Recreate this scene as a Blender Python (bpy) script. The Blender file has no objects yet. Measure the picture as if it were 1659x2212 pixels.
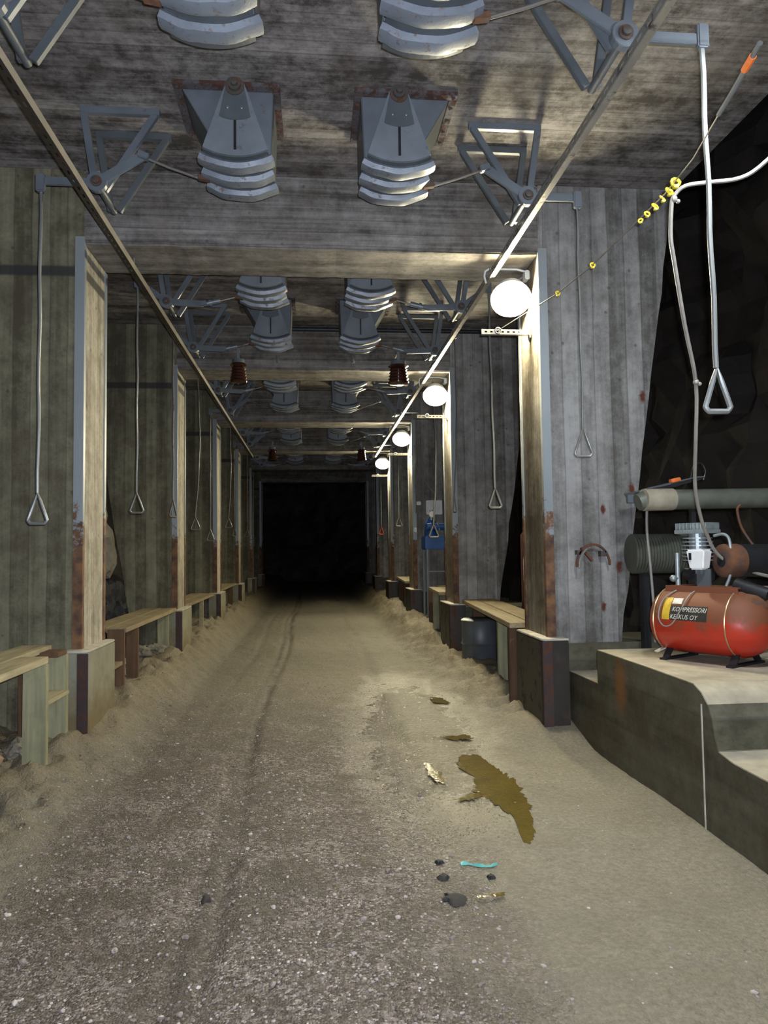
import bpy, bmesh, math, random
from mathutils import Vector, Matrix, noise
C = bpy.context.scene.collection
S = bpy.context.scene
rnd = random.Random(7)
PI = math.pi

# ------------------------------------------------------------------ camera, lights, exposure
EYE = 1.65
def make_camera():
    f, yaw, pitch, roll = 1603.5, .0958, .0535, -.0141
    cy, sy, cp, sp = math.cos(yaw), math.sin(yaw), math.cos(pitch), math.sin(pitch)
    F = Vector((sy*cp, cy*cp, sp)); R = Vector((cy, -sy, 0)); U = R.cross(F)
    c, s = math.cos(roll), math.sin(roll)
    R2 = c*R + s*U; U2 = -s*R + c*U
    cam = bpy.data.cameras.new('camera'); o = bpy.data.objects.new('camera', cam); C.objects.link(o)
    cam.sensor_fit = 'HORIZONTAL'; cam.sensor_width = 36; cam.lens = f/1659*36; cam.clip_start = .05; cam.clip_end = 200
    m = Matrix((R2, U2, -F)).transposed().to_4x4(); m.translation = Vector((0, 0, EYE))
    o.matrix_world = m; S.camera = o
make_camera()
S.view_settings.view_transform = 'Standard'; S.view_settings.look = 'None'
S.view_settings.gamma = 1; S.view_settings.use_curve_mapping = False
S.view_settings.exposure = 1.2
w = bpy.data.worlds.new('world'); S.world = w; w.use_nodes = True
w.node_tree.nodes['Background'].inputs[0].default_value = (.55, .62, .8, 1)
w.node_tree.nodes['Background'].inputs[1].default_value = .004
# the flash of the hand-held camera
fl = bpy.data.lights.new('camera_flash', 'AREA'); fl.shape = 'RECTANGLE'; fl.size = .05; fl.size_y = .03
fl.energy = 98; fl.color = (.80, .86, 1.0); fl.spread = math.radians(150)
fo = bpy.data.objects.new('camera_flash', fl); C.objects.link(fo)
fo.location = (.05, -.02, EYE+.05); fo.rotation_euler = (PI/2+.34, 0, -.06)
LAMP_E = 330.0          # radiance of the lamp globes
TOPLAMP_E = 200.0

# ------------------------------------------------------------------ node helpers
class NT:
    def __init__(s, name):
        s.m = bpy.data.materials.new(name); s.m.use_nodes = True
        s.t = s.m.node_tree; s.b = s.t.nodes['Principled BSDF']
        s.tc = s.n('ShaderNodeTexCoord')
    def n(s, k, **kw):
        x = s.t.nodes.new(k)
        for a, v in kw.items(): setattr(x, a, v)
        return x
    def l(s, a, b): s.t.links.new(a, b)
    def val(s, sock, v):
        if hasattr(v, 'links') or hasattr(v, 'is_linked'): s.l(v, sock)
        else: sock.default_value = v
    def map(s, scale=(1,1,1), src=None, rot=(0,0,0), loc=(0,0,0)):
        m = s.n('ShaderNodeMapping'); m.inputs['Scale'].default_value = scale; m.inputs['Rotation'].default_value = rot; m.inputs['Location'].default_value = loc
        s.l(src or s.geo(), m.inputs['Vector']); return m.outputs[0]
    def geo(s):
        if not hasattr(s, '_g'): s._g = s.n('ShaderNodeNewGeometry').outputs['Position']
        return s._g
    def noise(s, scale, vec=None, detail=4, rough=.55, dist=0):
        x = s.n('ShaderNodeTexNoise'); x.inputs['Scale'].default_value = scale; x.inputs['Detail'].default_value = detail
        x.inputs['Roughness'].default_value = rough; x.inputs['Distortion'].default_value = dist
        s.l(vec or s.geo(), x.inputs['Vector']); return x.outputs['Fac']
    def voro(s, scale, vec=None, feature='F1', out='Distance'):
        x = s.n('ShaderNodeTexVoronoi', feature=feature); x.inputs['Scale'].default_value = scale
        s.l(vec or s.geo(), x.inputs['Vector']); return x.outputs[out]
    def ramp(s, fac, stops):
        r = s.n('ShaderNodeValToRGB'); e = r.color_ramp.elements
        while len(e) < len(stops): e.new(.5)
        for i, (p, c) in enumerate(stops):
            e[i].position = p; e[i].color = (c, c, c, 1) if isinstance(c, (int, float)) else (*c, 1)
        s.l(fac, r.inputs[0]); return r.outputs[0]
    def mix(s, fac, a, b, mode='MIX'):
        x = s.n('ShaderNodeMix', data_type='RGBA', blend_type=mode)
        for i, v in ((0, fac), (6, a), (7, b)):
            if isinstance(v, (int, float)): x.inputs[i].default_value = v if i == 0 else (v, v, v, 1)
            elif isinstance(v, tuple): x.inputs[i].default_value = (*v, 1)
            else: s.l(v, x.inputs[i])
        return x.outputs[2]
    def math(s, op, a, b=None, c=None):
        x = s.n('ShaderNodeMath', operation=op)
        for i, v in enumerate((a, b, c)):
            if v is None: continue
            if isinstance(v, (int, float)): x.inputs[i].default_value = v
            else: s.l(v, x.inputs[i])
        return x.outputs[0]
    def xyz(s):
        if not hasattr(s, '_x'):
            q = s.n('ShaderNodeSeparateXYZ'); s.l(s.geo(), q.inputs[0]); s._x = q.outputs
        return s._x
    def bump(s, h, strength=.4, dist=.01, prev=None):
        b = s.n('ShaderNodeBump'); b.inputs['Strength'].default_value = strength; b.inputs['Distance'].default_value = dist
        s.l(h, b.inputs['Height'])
        if prev is not None: s.l(prev, b.inputs['Normal'])
        return b.outputs[0]
    def done(s, col, rough=.8, metal=0, normal=None, spec=.5):
        s.val(s.b.inputs['Base Color'], (*col, 1) if isinstance(col, tuple) else col)
        s.val(s.b.inputs['Roughness'], rough); s.val(s.b.inputs['Metallic'], metal)
        s.b.inputs['Specular IOR Level'].default_value = spec
        if normal is not None: s.l(normal, s.b.inputs['Normal'])
        return s.m

def concrete(name, along, across, c0, c1, width=.11, band=None, stain=(.12, .085, .06), stain_amt=.45, rustspots=(), rough=.8, contrast=.9, sa=.95, wa=.25, patch=None):
    """board-marked concrete; `along` = axis the boards run in, `across` = axis over which they repeat"""
    t = NT(name); X = t.xyz(); ax = {'x': 0, 'y': 1, 'z': 2}
    a = X[ax[across]]
    wob = t.math('MULTIPLY', t.noise(1.2, detail=2), .03)
    q = t.math('DIVIDE', t.math('ADD', a, wob), width)
    idx = t.math('FLOOR', q); fr = t.math('FRACT', q)
    wn = t.n('ShaderNodeTexWhiteNoise', noise_dimensions='1D'); t.l(idx, wn.inputs['W'])
    sc = [9, 9, 9]; sc[ax[along]] = .7; sc[ax[across]] = 26
    streak = t.noise(1, t.map(tuple(sc)), 6, .65)
    sc2 = [3, 3, 3]; sc2[ax[along]] = .5; sc2[ax[across]] = 5
    big = t.noise(1, t.map(tuple(sc2), loc=(3, 7, 1)), 4, .6)
    blot = t.noise(1.3, detail=6, rough=.65, dist=.4)
    def dev(x, k): return t.math('MULTIPLY', t.math('SUBTRACT', x, .5), k)
    mid = t.noise(5, detail=8, rough=.8)
    f = t.math('ADD', t.math('ADD', dev(wn.outputs[0], wa), dev(streak, sa)), t.math('ADD', dev(big, .9), dev(mid, contrast)))
    f = t.math('ADD', f, .5)
    col = t.mix(t.ramp(f, [(.22, 0), (.8, 1)]), c0, c1)
    col = t.mix(t.math('MULTIPLY', t.ramp(blot, [(.48, 0), (.7, 1)]), stain_amt), col, stain)
    spots = t.voro(5.5, t.map((1, 1, 1), loc=(.3, .2, .9)))
    col = t.mix(t.math('MULTIPLY', t.ramp(spots, [(.05, 1), (.11, 0)]), .6), col, (.06, .045, .035))
    groove = t.ramp(t.math('ABSOLUTE', t.math('SUBTRACT', fr, .5)), [(.44, 0), (.49, 1)])
    col = t.mix(t.math('MULTIPLY', groove, .38), col, (.05, .045, .04))
    if band:
        z = X[2]; d = t.math('ABSOLUTE', t.math('SUBTRACT', z, band))
        col = t.mix(t.math('MULTIPLY', t.ramp(d, [(.035, 1), (.055, 0)]), .85), col, (.03, .03, .032))
    for (px, py, pz, r) in rustspots:
        vd = t.n('ShaderNodeVectorMath', operation='DISTANCE')
        m = t.map((1, .5, .55)); t.l(m, vd.inputs[0]); vd.inputs[1].default_value = (px, py*.5, pz*.55)
        dd = t.math('ADD', vd.outputs['Value'], t.math('MULTIPLY', t.math('SUBTRACT', t.noise(30, detail=3), .5), r*.9))
        k = t.n('ShaderNodeMapRange'); t.l(dd, k.inputs[0]); k.inputs[1].default_value = r*.8; k.inputs[2].default_value = r*.35
        col = t.mix(k.outputs[0], col, (.09, .025, .012))
    if patch:
        px, py, pz, r, pc = patch
        vd = t.n('ShaderNodeVectorMath', operation='DISTANCE'); t.l(t.map((1, 1.6, .8)), vd.inputs[0]); vd.inputs[1].default_value = (px, py*1.6, pz*.8)
        dd = t.math('ADD', vd.outputs['Value'], dev(t.noise(6, detail=5), r*1.1)); k = t.n('ShaderNodeMapRange'); t.l(dd, k.inputs[0]); k.inputs[1].default_value = r; k.inputs[2].default_value = r*.3
        col = t.mix(t.math('MULTIPLY', k.outputs[0], .8), col, pc)
    n = t.bump(streak, .4*min(1, sa), .012); n = t.bump(mid, .35, .012, n); n = t.bump(groove, -.5, .01, n)
    n = t.bump(t.noise(60, detail=3), .25, .004, n)
    return t.done(col, rough, 0, n, .35)

def steel(name, c, rust=.3, rustc=(.13, .045, .02), rough=.45, metal=.2, sc=6):
    t = NT(name)
    n1 = t.noise(sc, detail=6, rough=.7)
    col = t.mix(t.ramp(t.noise(3.1, detail=5), [(.3, 0), (.75, 1)]), tuple(v*.65 for v in c), c)
    hi = .78-rust*.5
    m = t.ramp(n1, [(hi-.05, 0), (hi+.05, 1)])
    col = t.mix(m, col, t.mix(t.noise(25), tuple(v*.45 for v in rustc), tuple(min(1, v*1.4) for v in rustc)))
    r = t.math('ADD', t.math('MULTIPLY', m, .4), rough)
    return t.done(col, r, metal, t.bump(n1, .35, .006), .5)

def plain(name, c, rough=.6, metal=0, var=.3, sc=8, bump=.2):
    t = NT(name); f = t.noise(sc, detail=5, rough=.6)
    return t.done(t.mix(t.ramp(f, [(.25, 0), (.75, 1)]), tuple(v*(1-var) for v in c), tuple(min(1, v*(1+var)) for v in c)), rough, metal, t.bump(f, bump, .006))

def wood(name, c, axis='y'):
    t = NT(name); sc = [22, 22, 22]; sc['xyz'.index(axis)] = 1.6
    f = t.noise(1, t.map(tuple(sc)), 6, .65, .3); g = t.noise(2.2, detail=5, rough=.7)
    col = t.mix(t.ramp(f, [(.3, 0), (.7, 1)]), tuple(v*.55 for v in c), c)
    col = t.mix(t.math('MULTIPLY', t.ramp(g, [(.45, 0), (.7, 1)]), .55), col, tuple(v*.4 for v in c))
    return t.done(col, .75, 0, t.bump(f, .3, .004), .3)

def emit(name, c, e):
    m = bpy.data.materials.new(name); m.use_nodes = True; b = m.node_tree.nodes['Principled BSDF']
    b.inputs['Base Color'].default_value = (*c, 1); b.inputs['Emission Color'].default_value = (*c, 1); b.inputs['Emission Strength'].default_value = e
    return m

RSP = [(3.07, 6.6, 3.06, .05), (2.94, 6.6, 2.2, .045), (2.66, 6.6, 2.01, .04), (2.8, 6.6, 1.48, .05), (2.64, 6.6, 1.12, .04)]
M = {}
M['ceil'] = concrete('board_marked_ceiling', 'x', 'y', (.055, .048, .042), (.30, .28, .262), .13, stain=(.065, .048, .034), contrast=1.9, stain_amt=.65, sa=.7)
M['beam'] = concrete('board_marked_beam', 'x', 'z', (.065, .058, .05), (.29, .275, .255), .12, contrast=1.3)
M['finL'] = concrete('board_marked_pier_left', 'z', 'x', (.078, .070, .042), (.25, .238, .155), .15, band=4.14, stain=(.075, .058, .036), stain_amt=.55, contrast=1.3, sa=.45, wa=.3)
M['finR'] = concrete('board_marked_pier_right', 'z', 'x', (.095, .09, .08), (.33, .325, .31), .155, rustspots=RSP, stain=(.085, .068, .055), stain_amt=.5, contrast=1.3, sa=.45, wa=.28)
M['end'] = concrete('pier_end_face', 'z', 'y', (.22, .195, .15), (.60, .56, .46), .17, band=4.14, stain_amt=.4, contrast=1.2, sa=.6)
M['endR'] = concrete('pier_end_face_right', 'z', 'y', (.09, .072, .05), (.36, .325, .25), .17, stain=(.075, .05, .03), stain_amt=.65, rough=.5, contrast=1.4, sa=.5)
M['ledge'] = concrete('ledge_concrete', 'y', 'z', (.04, .036, .02), (.12, .112, .075), .33, stain=(.06, .035, .012), stain_amt=.6, rough=.7, contrast=1.2, sa=.3, patch=(2.29, 5.45, .62, .22, (.20, .085, .02)))
M['ledgetop'] = plain('ledge_dusty_top', (.34, .30, .22), .9, var=.35, sc=5, bump=.4)
def muddy(name, c, z0, z1):
    t = NT(name); f = t.noise(5, detail=7, rough=.7); z = t.math('ADD', t.xyz()[2], t.math('MULTIPLY', t.math('SUBTRACT', f, .5), .8))
    k = t.n('ShaderNodeMapRange'); t.l(z, k.inputs[0]); k.inputs[1].default_value = z0; k.inputs[2].default_value = z1   # mud splashed up from the sand
    base = t.mix(t.ramp(f, [(.3, 0), (.7, 1)]), tuple(v*.7 for v in c), c)
    return t.done(t.mix(t.math('MULTIPLY', k.outputs[0], .85), base, (.17, .125, .055)), .85, 0, t.bump(f, .35, .008), .3)
M['plinthL'] = muddy('plinth_pale_concrete', (.30, .29, .21), .65, .2)
M['plinthR'] = steel('plinth_dark_steel', (.045, .038, .03), .35, (.06, .03, .022), .45, .2, 5)
M['plinthtop'] = plain('plinth_dusty_top', (.5, .46, .38), .8, var=.3, sc=8)
M['guard'] = None
def guard_mat():
    t = NT('corner_guard_paint'); n1 = t.noise(7, detail=6, rough=.7); z = t.xyz()[2]
    k = t.math('ADD', t.math('MULTIPLY', t.math('SUBTRACT', 2.0, z), 1.1), t.math('MULTIPLY', t.math('SUBTRACT', n1, .5), 1.8))
    m = t.ramp(k, [(.0, 0), (.15, 1)])     # worn to rust towards the foot, where lorries rub it
    rust = t.mix(t.ramp(t.noise(9, detail=6), [(.35, 0), (.65, 1)]), (.06, .03, .02), (.21, .105, .045))
    return t.done(t.mix(m, (.27, .30, .31), rust), t.math('ADD', t.math('MULTIPLY', m, .3), .4), .1, t.bump(n1, .5, .01))
M['guard'] = guard_mat()
M['paint'] = steel('grey_blue_paint', (.165, .19, .215), .18, (.12, .06, .035), .38, .15, 5)
M['paintlt'] = steel('grey_paint_worn', (.22, .25, .28), .2, (.10, .06, .045), .35, .15, 6)
M['paintdk'] = steel('grey_paint_dull', (.115, .13, .14), .2, (.10, .055, .035), .45, .15, 5)
M['rib'] = steel('worn_rib_steel', (.20, .23, .27), .35, (.14, .11, .10), .42, .1, 18)
M['flange'] = steel('rusty_flange', (.12, .115, .125), .55, (.08, .04, .028), .6, .2, 12)
M['bolt'] = steel('rusty_bolt', (.10, .09, .08), .45, (.13, .055, .03), .6, .3, 20)
M['galv'] = steel('galvanised_rail', (.42, .40, .36), .35, (.09, .075, .06), .32, .6, 9)
M['palerail'] = steel('beige_rail', (.46, .42, .34), .2, (.1, .07, .05), .4, .2, 6)
M['dark'] = plain('dark_metal', (.02, .02, .022), .5, .3)
M['black'] = plain('flat_black', (.012, .012, .013), .7)
M['white'] = plain('white_enamel', (.75, .76, .74), .4, 0, .1)
M['rod'] = steel('pull_rod_steel', (.24, .25, .24), .15, (.2, .09, .04), .4, .3, 4)
M['rodrust'] = steel('pull_rod_rusty', (.20, .18, .16), .35, (.17, .08, .04), .5, .3, 5)
M['redpaint'] = plain('red_handle_paint', (.45, .06, .02), .5)
M['woodL'] = wood('pale_plank', (.50, .43, .27), 'y'); M['woodLeg'] = wood('greenish_board', (.38, .37, .22), 'z')
M['woodDk'] = wood('brown_board', (.15, .085, .045), 'z'); M['woodR'] = wood('dusty_plank', (.36, .29, .17), 'y')
M['rope'] = plain('wire_rope', (.32, .29, .24), .5, .4)
M['yellow'] = plain('yellow_plastic', (.72, .56, .03), .4)
M['orange'] = plain('orange_plastic', (.75, .18, .04), .5)
M['cable'] = plain('grey_cable', (.22, .205, .18), .5)
M['sigred'] = plain('ribbed_red_glaze', (.05, .018, .012), .15, .2, .3)
M['blue'] = plain('blue_enamel', (.015, .07, .24), .35)
M['rust'] = steel('brown_rust', (.10, .06, .048), .6, (.15, .065, .03), .75, .1, 9)
M['darkrust'] = steel('dark_purple_rust', (.05, .032, .034), .5, (.09, .04, .022), .55, .1, 9); M['barrel'] = plain('dark_red_barrel', (.07, .018, .014), .5)
M['pipe'] = plain('pale_green_pipe', (.12, .13, .10), .5, .1)
M['alu'] = plain('cast_aluminium', (.30, .34, .34), .45, .5, .25, 20)
M['brass'] = plain('seam_brass', (.45, .33, .18), .35, .6)
M['glass'] = emit('lamp_globe_glow', (1.0, .90, .62), LAMP_E)
M['toplamp'] = emit('flood_lamp_glow', (.88, .95, 1.0), TOPLAMP_E)

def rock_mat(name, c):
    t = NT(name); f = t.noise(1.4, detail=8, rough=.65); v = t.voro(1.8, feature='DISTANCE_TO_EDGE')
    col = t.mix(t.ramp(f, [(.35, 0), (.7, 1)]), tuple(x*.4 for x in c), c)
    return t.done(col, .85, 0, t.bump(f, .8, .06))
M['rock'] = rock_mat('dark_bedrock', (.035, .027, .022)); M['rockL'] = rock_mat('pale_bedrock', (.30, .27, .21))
def stone_mat():
    t = NT('stained_stone'); f = t.noise(4, detail=7, rough=.65)
    col = t.mix(t.ramp(t.noise(2.6, detail=4), [(.42, 0), (.58, 1)]), (.36, .34, .30), (.42, .20, .06))
    return t.done(col, .8, 0, t.bump(f, .7, .03))
M['stone'] = stone_mat()
def tank_mat():
    t = NT('scuffed_red_tank'); z = t.xyz()[2]
    n1 = t.noise(6, detail=7, rough=.7); n2 = t.noise(14, detail=6, rough=.7)
    k = t.math('ADD', t.math('MULTIPLY', z, 3.2), t.math('MULTIPLY', n1, 1.2))
    m = t.ramp(t.math('SUBTRACT', k, 3.85), [(.1, 0), (.5, 1)])     # grime lies on the upper half
    col = t.mix(t.math('MULTIPLY', m, .9), (.46, .03, .014), (.13, .055, .022))
    col = t.mix(t.ramp(n2, [(.64, 0), (.70, 1)]), col, (.12, .06, .035))
    return t.done(col, t.math('ADD', t.math('MULTIPLY', m, .35), .3), 0, t.bump(n2, .2, .004))
M['tank'] = tank_mat()
def floor_mat():
    t = NT('gravel_and_sand_floor'); X = t.xyz()
    # smooth damp sand on the right of the roadway, gravel on the left and near
    nl = t.noise(.9, detail=4, rough=.6)
    xe = t.math('ADD', X[0], t.math('MULTIPLY', t.math('SUBTRACT', nl, .5), 1.3))
    sandm = t.n('ShaderNodeMapRange'); t.l(xe, sandm.inputs[0]); sandm.inputs[1].default_value = .45; sandm.inputs[2].default_value = .95
    far = t.n('ShaderNodeMapRange'); t.l(t.math('ADD', X[1], t.math('MULTIPLY', nl, 3.0)), far.inputs[0]); far.inputs[1].default_value = 7.0; far.inputs[2].default_value = 11.0
    side = t.n('ShaderNodeMapRange'); t.l(t.math('ADD', t.math('ABSOLUTE', X[0]), t.math('MULTIPLY', nl, .5)), side.inputs[0]); side.inputs[1].default_value = 1.5; side.inputs[2].default_value = 1.95
    sm = t.math('MAXIMUM', t.math('MAXIMUM', sandm.outputs[0], t.math('MULTIPLY', far.outputs[0], .75)), side.outputs[0])
    v = t.voro(95, out='Color'); vs = t.n('ShaderNodeSeparateColor'); t.l(v, vs.inputs[0])
    v2 = t.voro(95); v3 = t.voro(34, out='Color'); vs3 = t.n('ShaderNodeSeparateColor'); t.l(v3, vs3.inputs[0])
    gcol = t.ramp(vs.outputs[0], [(0, (.045, .034, .026)), (.45, (.15, .118, .092)), (.8, (.25, .205, .17)), (1, (.55, .49, .43))])
    gcol = t.mix(t.math('MULTIPLY', t.ramp(vs3.outputs[1], [(.82, 0), (.9, 1)]), .55), gcol, (.38, .33, .30))
    blot = t.noise(2.2, detail=6, rough=.7)
    gcol = t.mix(t.math('MULTIPLY', t.ramp(blot, [(.42, 1), (.58, 0)]), .7), gcol, (.085, .066, .04))
    sn = t.noise(35, detail=6, rough=.7)
    scol = t.mix(t.ramp(sn, [(.3, 0), (.7, 1)]), (.13, .112, .075), (.26, .235, .175))
    scol = t.mix(t.math('MULTIPLY', t.ramp(blot, [(.45, 0), (.65, 1)]), .4), scol, (.13, .11, .07))
    col = t.mix(sm, gcol, scol)
    rx = t.math('ADD', X[0], t.math('MULTIPLY', t.math('SUBTRACT', t.noise(2.5, detail=5, rough=.7), .5), .10))
    rut = t.math('ABSOLUTE', t.math('ADD', rx, .53)); rutm = t.ramp(rut, [(.02, 1), (.07, 0)])
    col = t.mix(t.math('MULTIPLY', t.math('MULTIPLY', rutm, .6), t.ramp(t.noise(2, detail=5), [(.35, 0), (.55, 1)])), col, (.05, .038, .025))
    # banked loose sand along the piers is browner
    bank = t.n('ShaderNodeMapRange'); t.l(X[2], bank.inputs[0]); bank.inputs[1].default_value = .05; bank.inputs[2].default_value = .2
    col = t.mix(t.math('MULTIPLY', bank.outputs[0], .6), col, (.19, .145, .075))
    # wet track in front of the lamps
    wx = t.math('MULTIPLY', t.math('SUBTRACT', X[0], t.math('ADD', .62, t.math('MULTIPLY', X[1], .045))), 1.35)
    wy = t.math('MULTIPLY', t.math('SUBTRACT', X[1], 7.0), .28)
    wd = t.math('SQRT', t.math('ADD', t.math('MULTIPLY', wx, wx), t.math('MULTIPLY', wy, wy)))
    wd = t.math('ADD', wd, t.math('MULTIPLY', t.math('SUBTRACT', t.noise(3.0, detail=6, rough=.7), .5), 1.2))
    wet = t.n('ShaderNodeMapRange'); t.l(wd, wet.inputs[0]); wet.inputs[1].default_value = 1.05; wet.inputs[2].default_value = .5
    col = t.mix(t.math('MULTIPLY', wet.outputs[0], .3), col, (.10, .085, .055))
    rg = t.math('SUBTRACT', .78, t.math('MULTIPLY', wet.outputs[0], .58))
    sparkle = t.ramp(vs.outputs[2], [(.88, 0), (.93, 1)])
    rg = t.math('SUBTRACT', rg, t.math('MULTIPLY', sparkle, .2))
    gb = t.math('MULTIPLY', t.math('SUBTRACT', 1, v2), t.math('SUBTRACT', 1.3, t.math('MULTIPLY', sm, .85)))
    n = t.bump(gb, .9, .012); n = t.bump(t.noise(28, detail=6, rough=.7), .6, .02, n); n = t.bump(t.noise(7, detail=4), .5, .04, n)
    return t.done(col, rg, 0, n, .75)
M['floor'] = floor_mat()
def puddle_mat():
    t = NT('muddy_water'); n = t.bump(t.noise(55, detail=3), .35, .006)
    return t.done(t.mix(t.noise(5), (.085, .062, .012), (.15, .11, .025)), .09, 0, n, .5)
M['puddle'] = puddle_mat()
M['pebble'] = None
def pebble_mat():
    t = NT('mixed_pebbles'); v = t.voro(20, out='Color'); q = t.n('ShaderNodeSeparateColor'); t.l(v, q.inputs[0])
    return t.done(t.ramp(q.outputs[0], [(0, (.14, .11, .095)), (.6, (.29, .24, .22)), (.9, (.42, .37, .34)), (1, (.6, .56, .5))]), .55)
M['pebble'] = pebble_mat()

# ------------------------------------------------------------------ mesh builder (world coordinates)
class MB:
    def __init__(s): s.bm = bmesh.new()
    def quadbox(s, P):      # 8 points: bottom 0-3, top 4-7
        v = [s.bm.verts.new(p) for p in P]
        for f in ((3,2,1,0),(4,5,6,7),(0,1,5,4),(1,2,6,5),(2,3,7,6),(3,0,4,7)): s.bm.faces.new([v[i] for i in f])
        return v
    def box(s, x0, x1, y0, y1, z0, z1):
        if x0 > x1: x0, x1 = x1, x0
        if y0 > y1: y0, y1 = y1, y0
        if z0 > z1: z0, z1 = z1, z0
        s.quadbox([(x0,y0,z0),(x1,y0,z0),(x1,y1,z0),(x0,y1,z0),(x0,y0,z1),(x1,y0,z1),(x1,y1,z1),(x0,y1,z1)]); return s
    def bar(s, a, b, w, h, up=(0,0,1)):   # rectangular bar from a to b
        a, b = Vector(a), Vector(b); d = (b-a).normalized(); u = Vector(up)
        if abs(d.dot(u)) > .98: u = Vector((0,1,0))
        sx = d.cross(u).normalized()*w/2; sz = sx.normalized().cross(d)*h/2
        s.quadbox([a-sx-sz, a+sx-sz, b+sx-sz, b-sx-sz, a-sx+sz, a+sx+sz, b+sx+sz, b-sx+sz]); return s
    def prism(s, pts, y0, y1, axis='y'):  # polygon in (x,z) extruded over y ; axis x: (y,z) over x ; axis z: (x,y) over z
        def P(p, t): return (p[0], t, p[1]) if axis == 'y' else ((t, p[0], p[1]) if axis == 'x' else (p[0], p[1], t))
        A = [s.bm.verts.new(P(p, y0)) for p in pts]; B = [s.bm.verts.new(P(p, y1)) for p in pts]; n = len(pts)
        s.bm.faces.new(A); s.bm.faces.new(B[::-1])
        for i in range(n): s.bm.faces.new((A[i], B[i], B[(i+1) % n], A[(i+1) % n]))
        return s
    def ring(s, c, d, r, n):
        d = Vector(d).normalized(); u = Vector((0,0,1)) if abs(d.z) < .95 else Vector((1,0,0))
        a = d.cross(u).normalized(); b = d.cross(a)
        return [s.bm.verts.new(Vector(c)+a*r*math.cos(2*PI*i/n)+b*r*math.sin(2*PI*i/n)) for i in range(n)]
    def bridge(s, A, B):
        n = len(A)
        for i in range(n): s.bm.faces.new((A[i], A[(i+1) % n], B[(i+1) % n], B[i]))
    def tube(s, pts, r, n=8, closed=False):
        pts = [Vector(p) for p in pts]; m = len(pts); R = r if isinstance(r, (list, tuple)) else [r]*m
        rings = []; prev = None
        for i, p in enumerate(pts):
            if closed: d = (pts[(i+1) % m]-pts[i-1])
            else: d = pts[min(i+1, m-1)]-pts[max(i-1, 0)]
            d = d.normalized()
            if prev is None:
                u = Vector((0,0,1)) if abs(d.z) < .9 else Vector((1,0,0)); a = d.cross(u).normalized()
            else: a = (prev-d*prev.dot(d)).normalized()
            prev = a; b = d.cross(a)
            rings.append([s.bm.verts.new(p+a*R[i]*math.cos(2*PI*k/n)+b*R[i]*math.sin(2*PI*k/n)) for k in range(n)])
        for i in range(m-1): s.bridge(rings[i], rings[i+1])
        if closed: s.bridge(rings[-1], rings[0])
        else: s.bm.faces.new(rings[0]); s.bm.faces.new(rings[-1][::-1])
        return s
    def lathe(s, o, d, prof, n=20):      # prof: (t along d, radius)
        o = Vector(o); d = Vector(d).normalized(); prev = None
        for i, (t, r) in enumerate(prof):
            g = s.ring(o+d*t, d, max(r, 1e-4), n)
            if prev: s.bridge(prev, g)
            else: s.bm.faces.new(g)
            prev = g
        s.bm.faces.new(prev[::-1]); return s
    def cyl(s, a, b, r, n=16): a, b = Vector(a), Vector(b); return s.lathe(a, b-a, [(0, r), ((b-a).length, r)], n)
    def ball(s, c, r, n=16, sz=1):
        prof = [(-math.cos(PI*i/10)*r*sz, math.sin(PI*i/10)*r) for i in range(11)]
        return s.lathe(c, (0,0,1), prof, n)
    def sheet(s, rows):
        V = [[s.bm.verts.new(p) for p in r] for r in rows]
        for i in range(len(V)-1):
            for j in range(len(V[0])-1): s.bm.faces.new((V[i][j], V[i][j+1], V[i+1][j+1], V[i+1][j]))
        return s
    def build(s, name, mat, parent=None, origin=(0,0,0), smooth=False, bevel=0, label=None):
        bm = s.bm
        bmesh.ops.recalc_face_normals(bm, faces=bm.faces)
        O = Vector(origin) if parent is None else Vector(parent['_o'])
        if bevel: bmesh.ops.bevel(bm, geom=[e for e in bm.edges if len(e.link_faces) == 2 and e.calc_face_angle(0) > .6], offset=bevel, segments=2, affect='EDGES', clamp_overlap=True)
        bmesh.ops.translate(bm, verts=bm.verts, vec=-O)
        me = bpy.data.meshes.new(name); bm.to_mesh(me); bm.free()
        if smooth:
            for p in me.polygons: p.use_smooth = True
            try: me.set_sharp_from_angle(angle=math.radians(40))
            except Exception: pass
        for mm in (mat if isinstance(mat, (list, tuple)) else [mat]): me.materials.append(M[mm] if isinstance(mm, str) else mm)
        o = bpy.data.objects.new(name, me); C.objects.link(o)
        if parent is None: o.location = O
        else: o.parent = parent
        o['_o'] = tuple(O)
        if label: o['label'] = label
        return o
def thing(name, label, cat, loc, group=None):
    o = bpy.data.objects.new(name, None); C.objects.link(o); o.empty_display_size = .1
    o.location = loc; o['_o'] = tuple(loc); return tag(o, label, cat, group)
def tag(o, label, cat, group=None, kind=None):
    o['label'] = label; o['category'] = cat
    if group: o['group'] = group
    if kind: o['kind'] = kind
    return o
def struct(o, label=None):
    o['kind'] = 'structure'
    if label: o['label'] = label
    return o
def dup(o, shift, label, parent=None):
    c = o.copy(); C.objects.link(c)
    if parent is None:
        c.location = Vector(o.location)+Vector(shift); c['label'] = label
    else: c.parent = parent
    for ch in o.children: dup(ch, None, None, c)
    return c
ORD = ['first', 'second', 'third', 'fourth', 'fifth', 'sixth', 'seventh', 'eighth', 'ninth', 'tenth']

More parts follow.
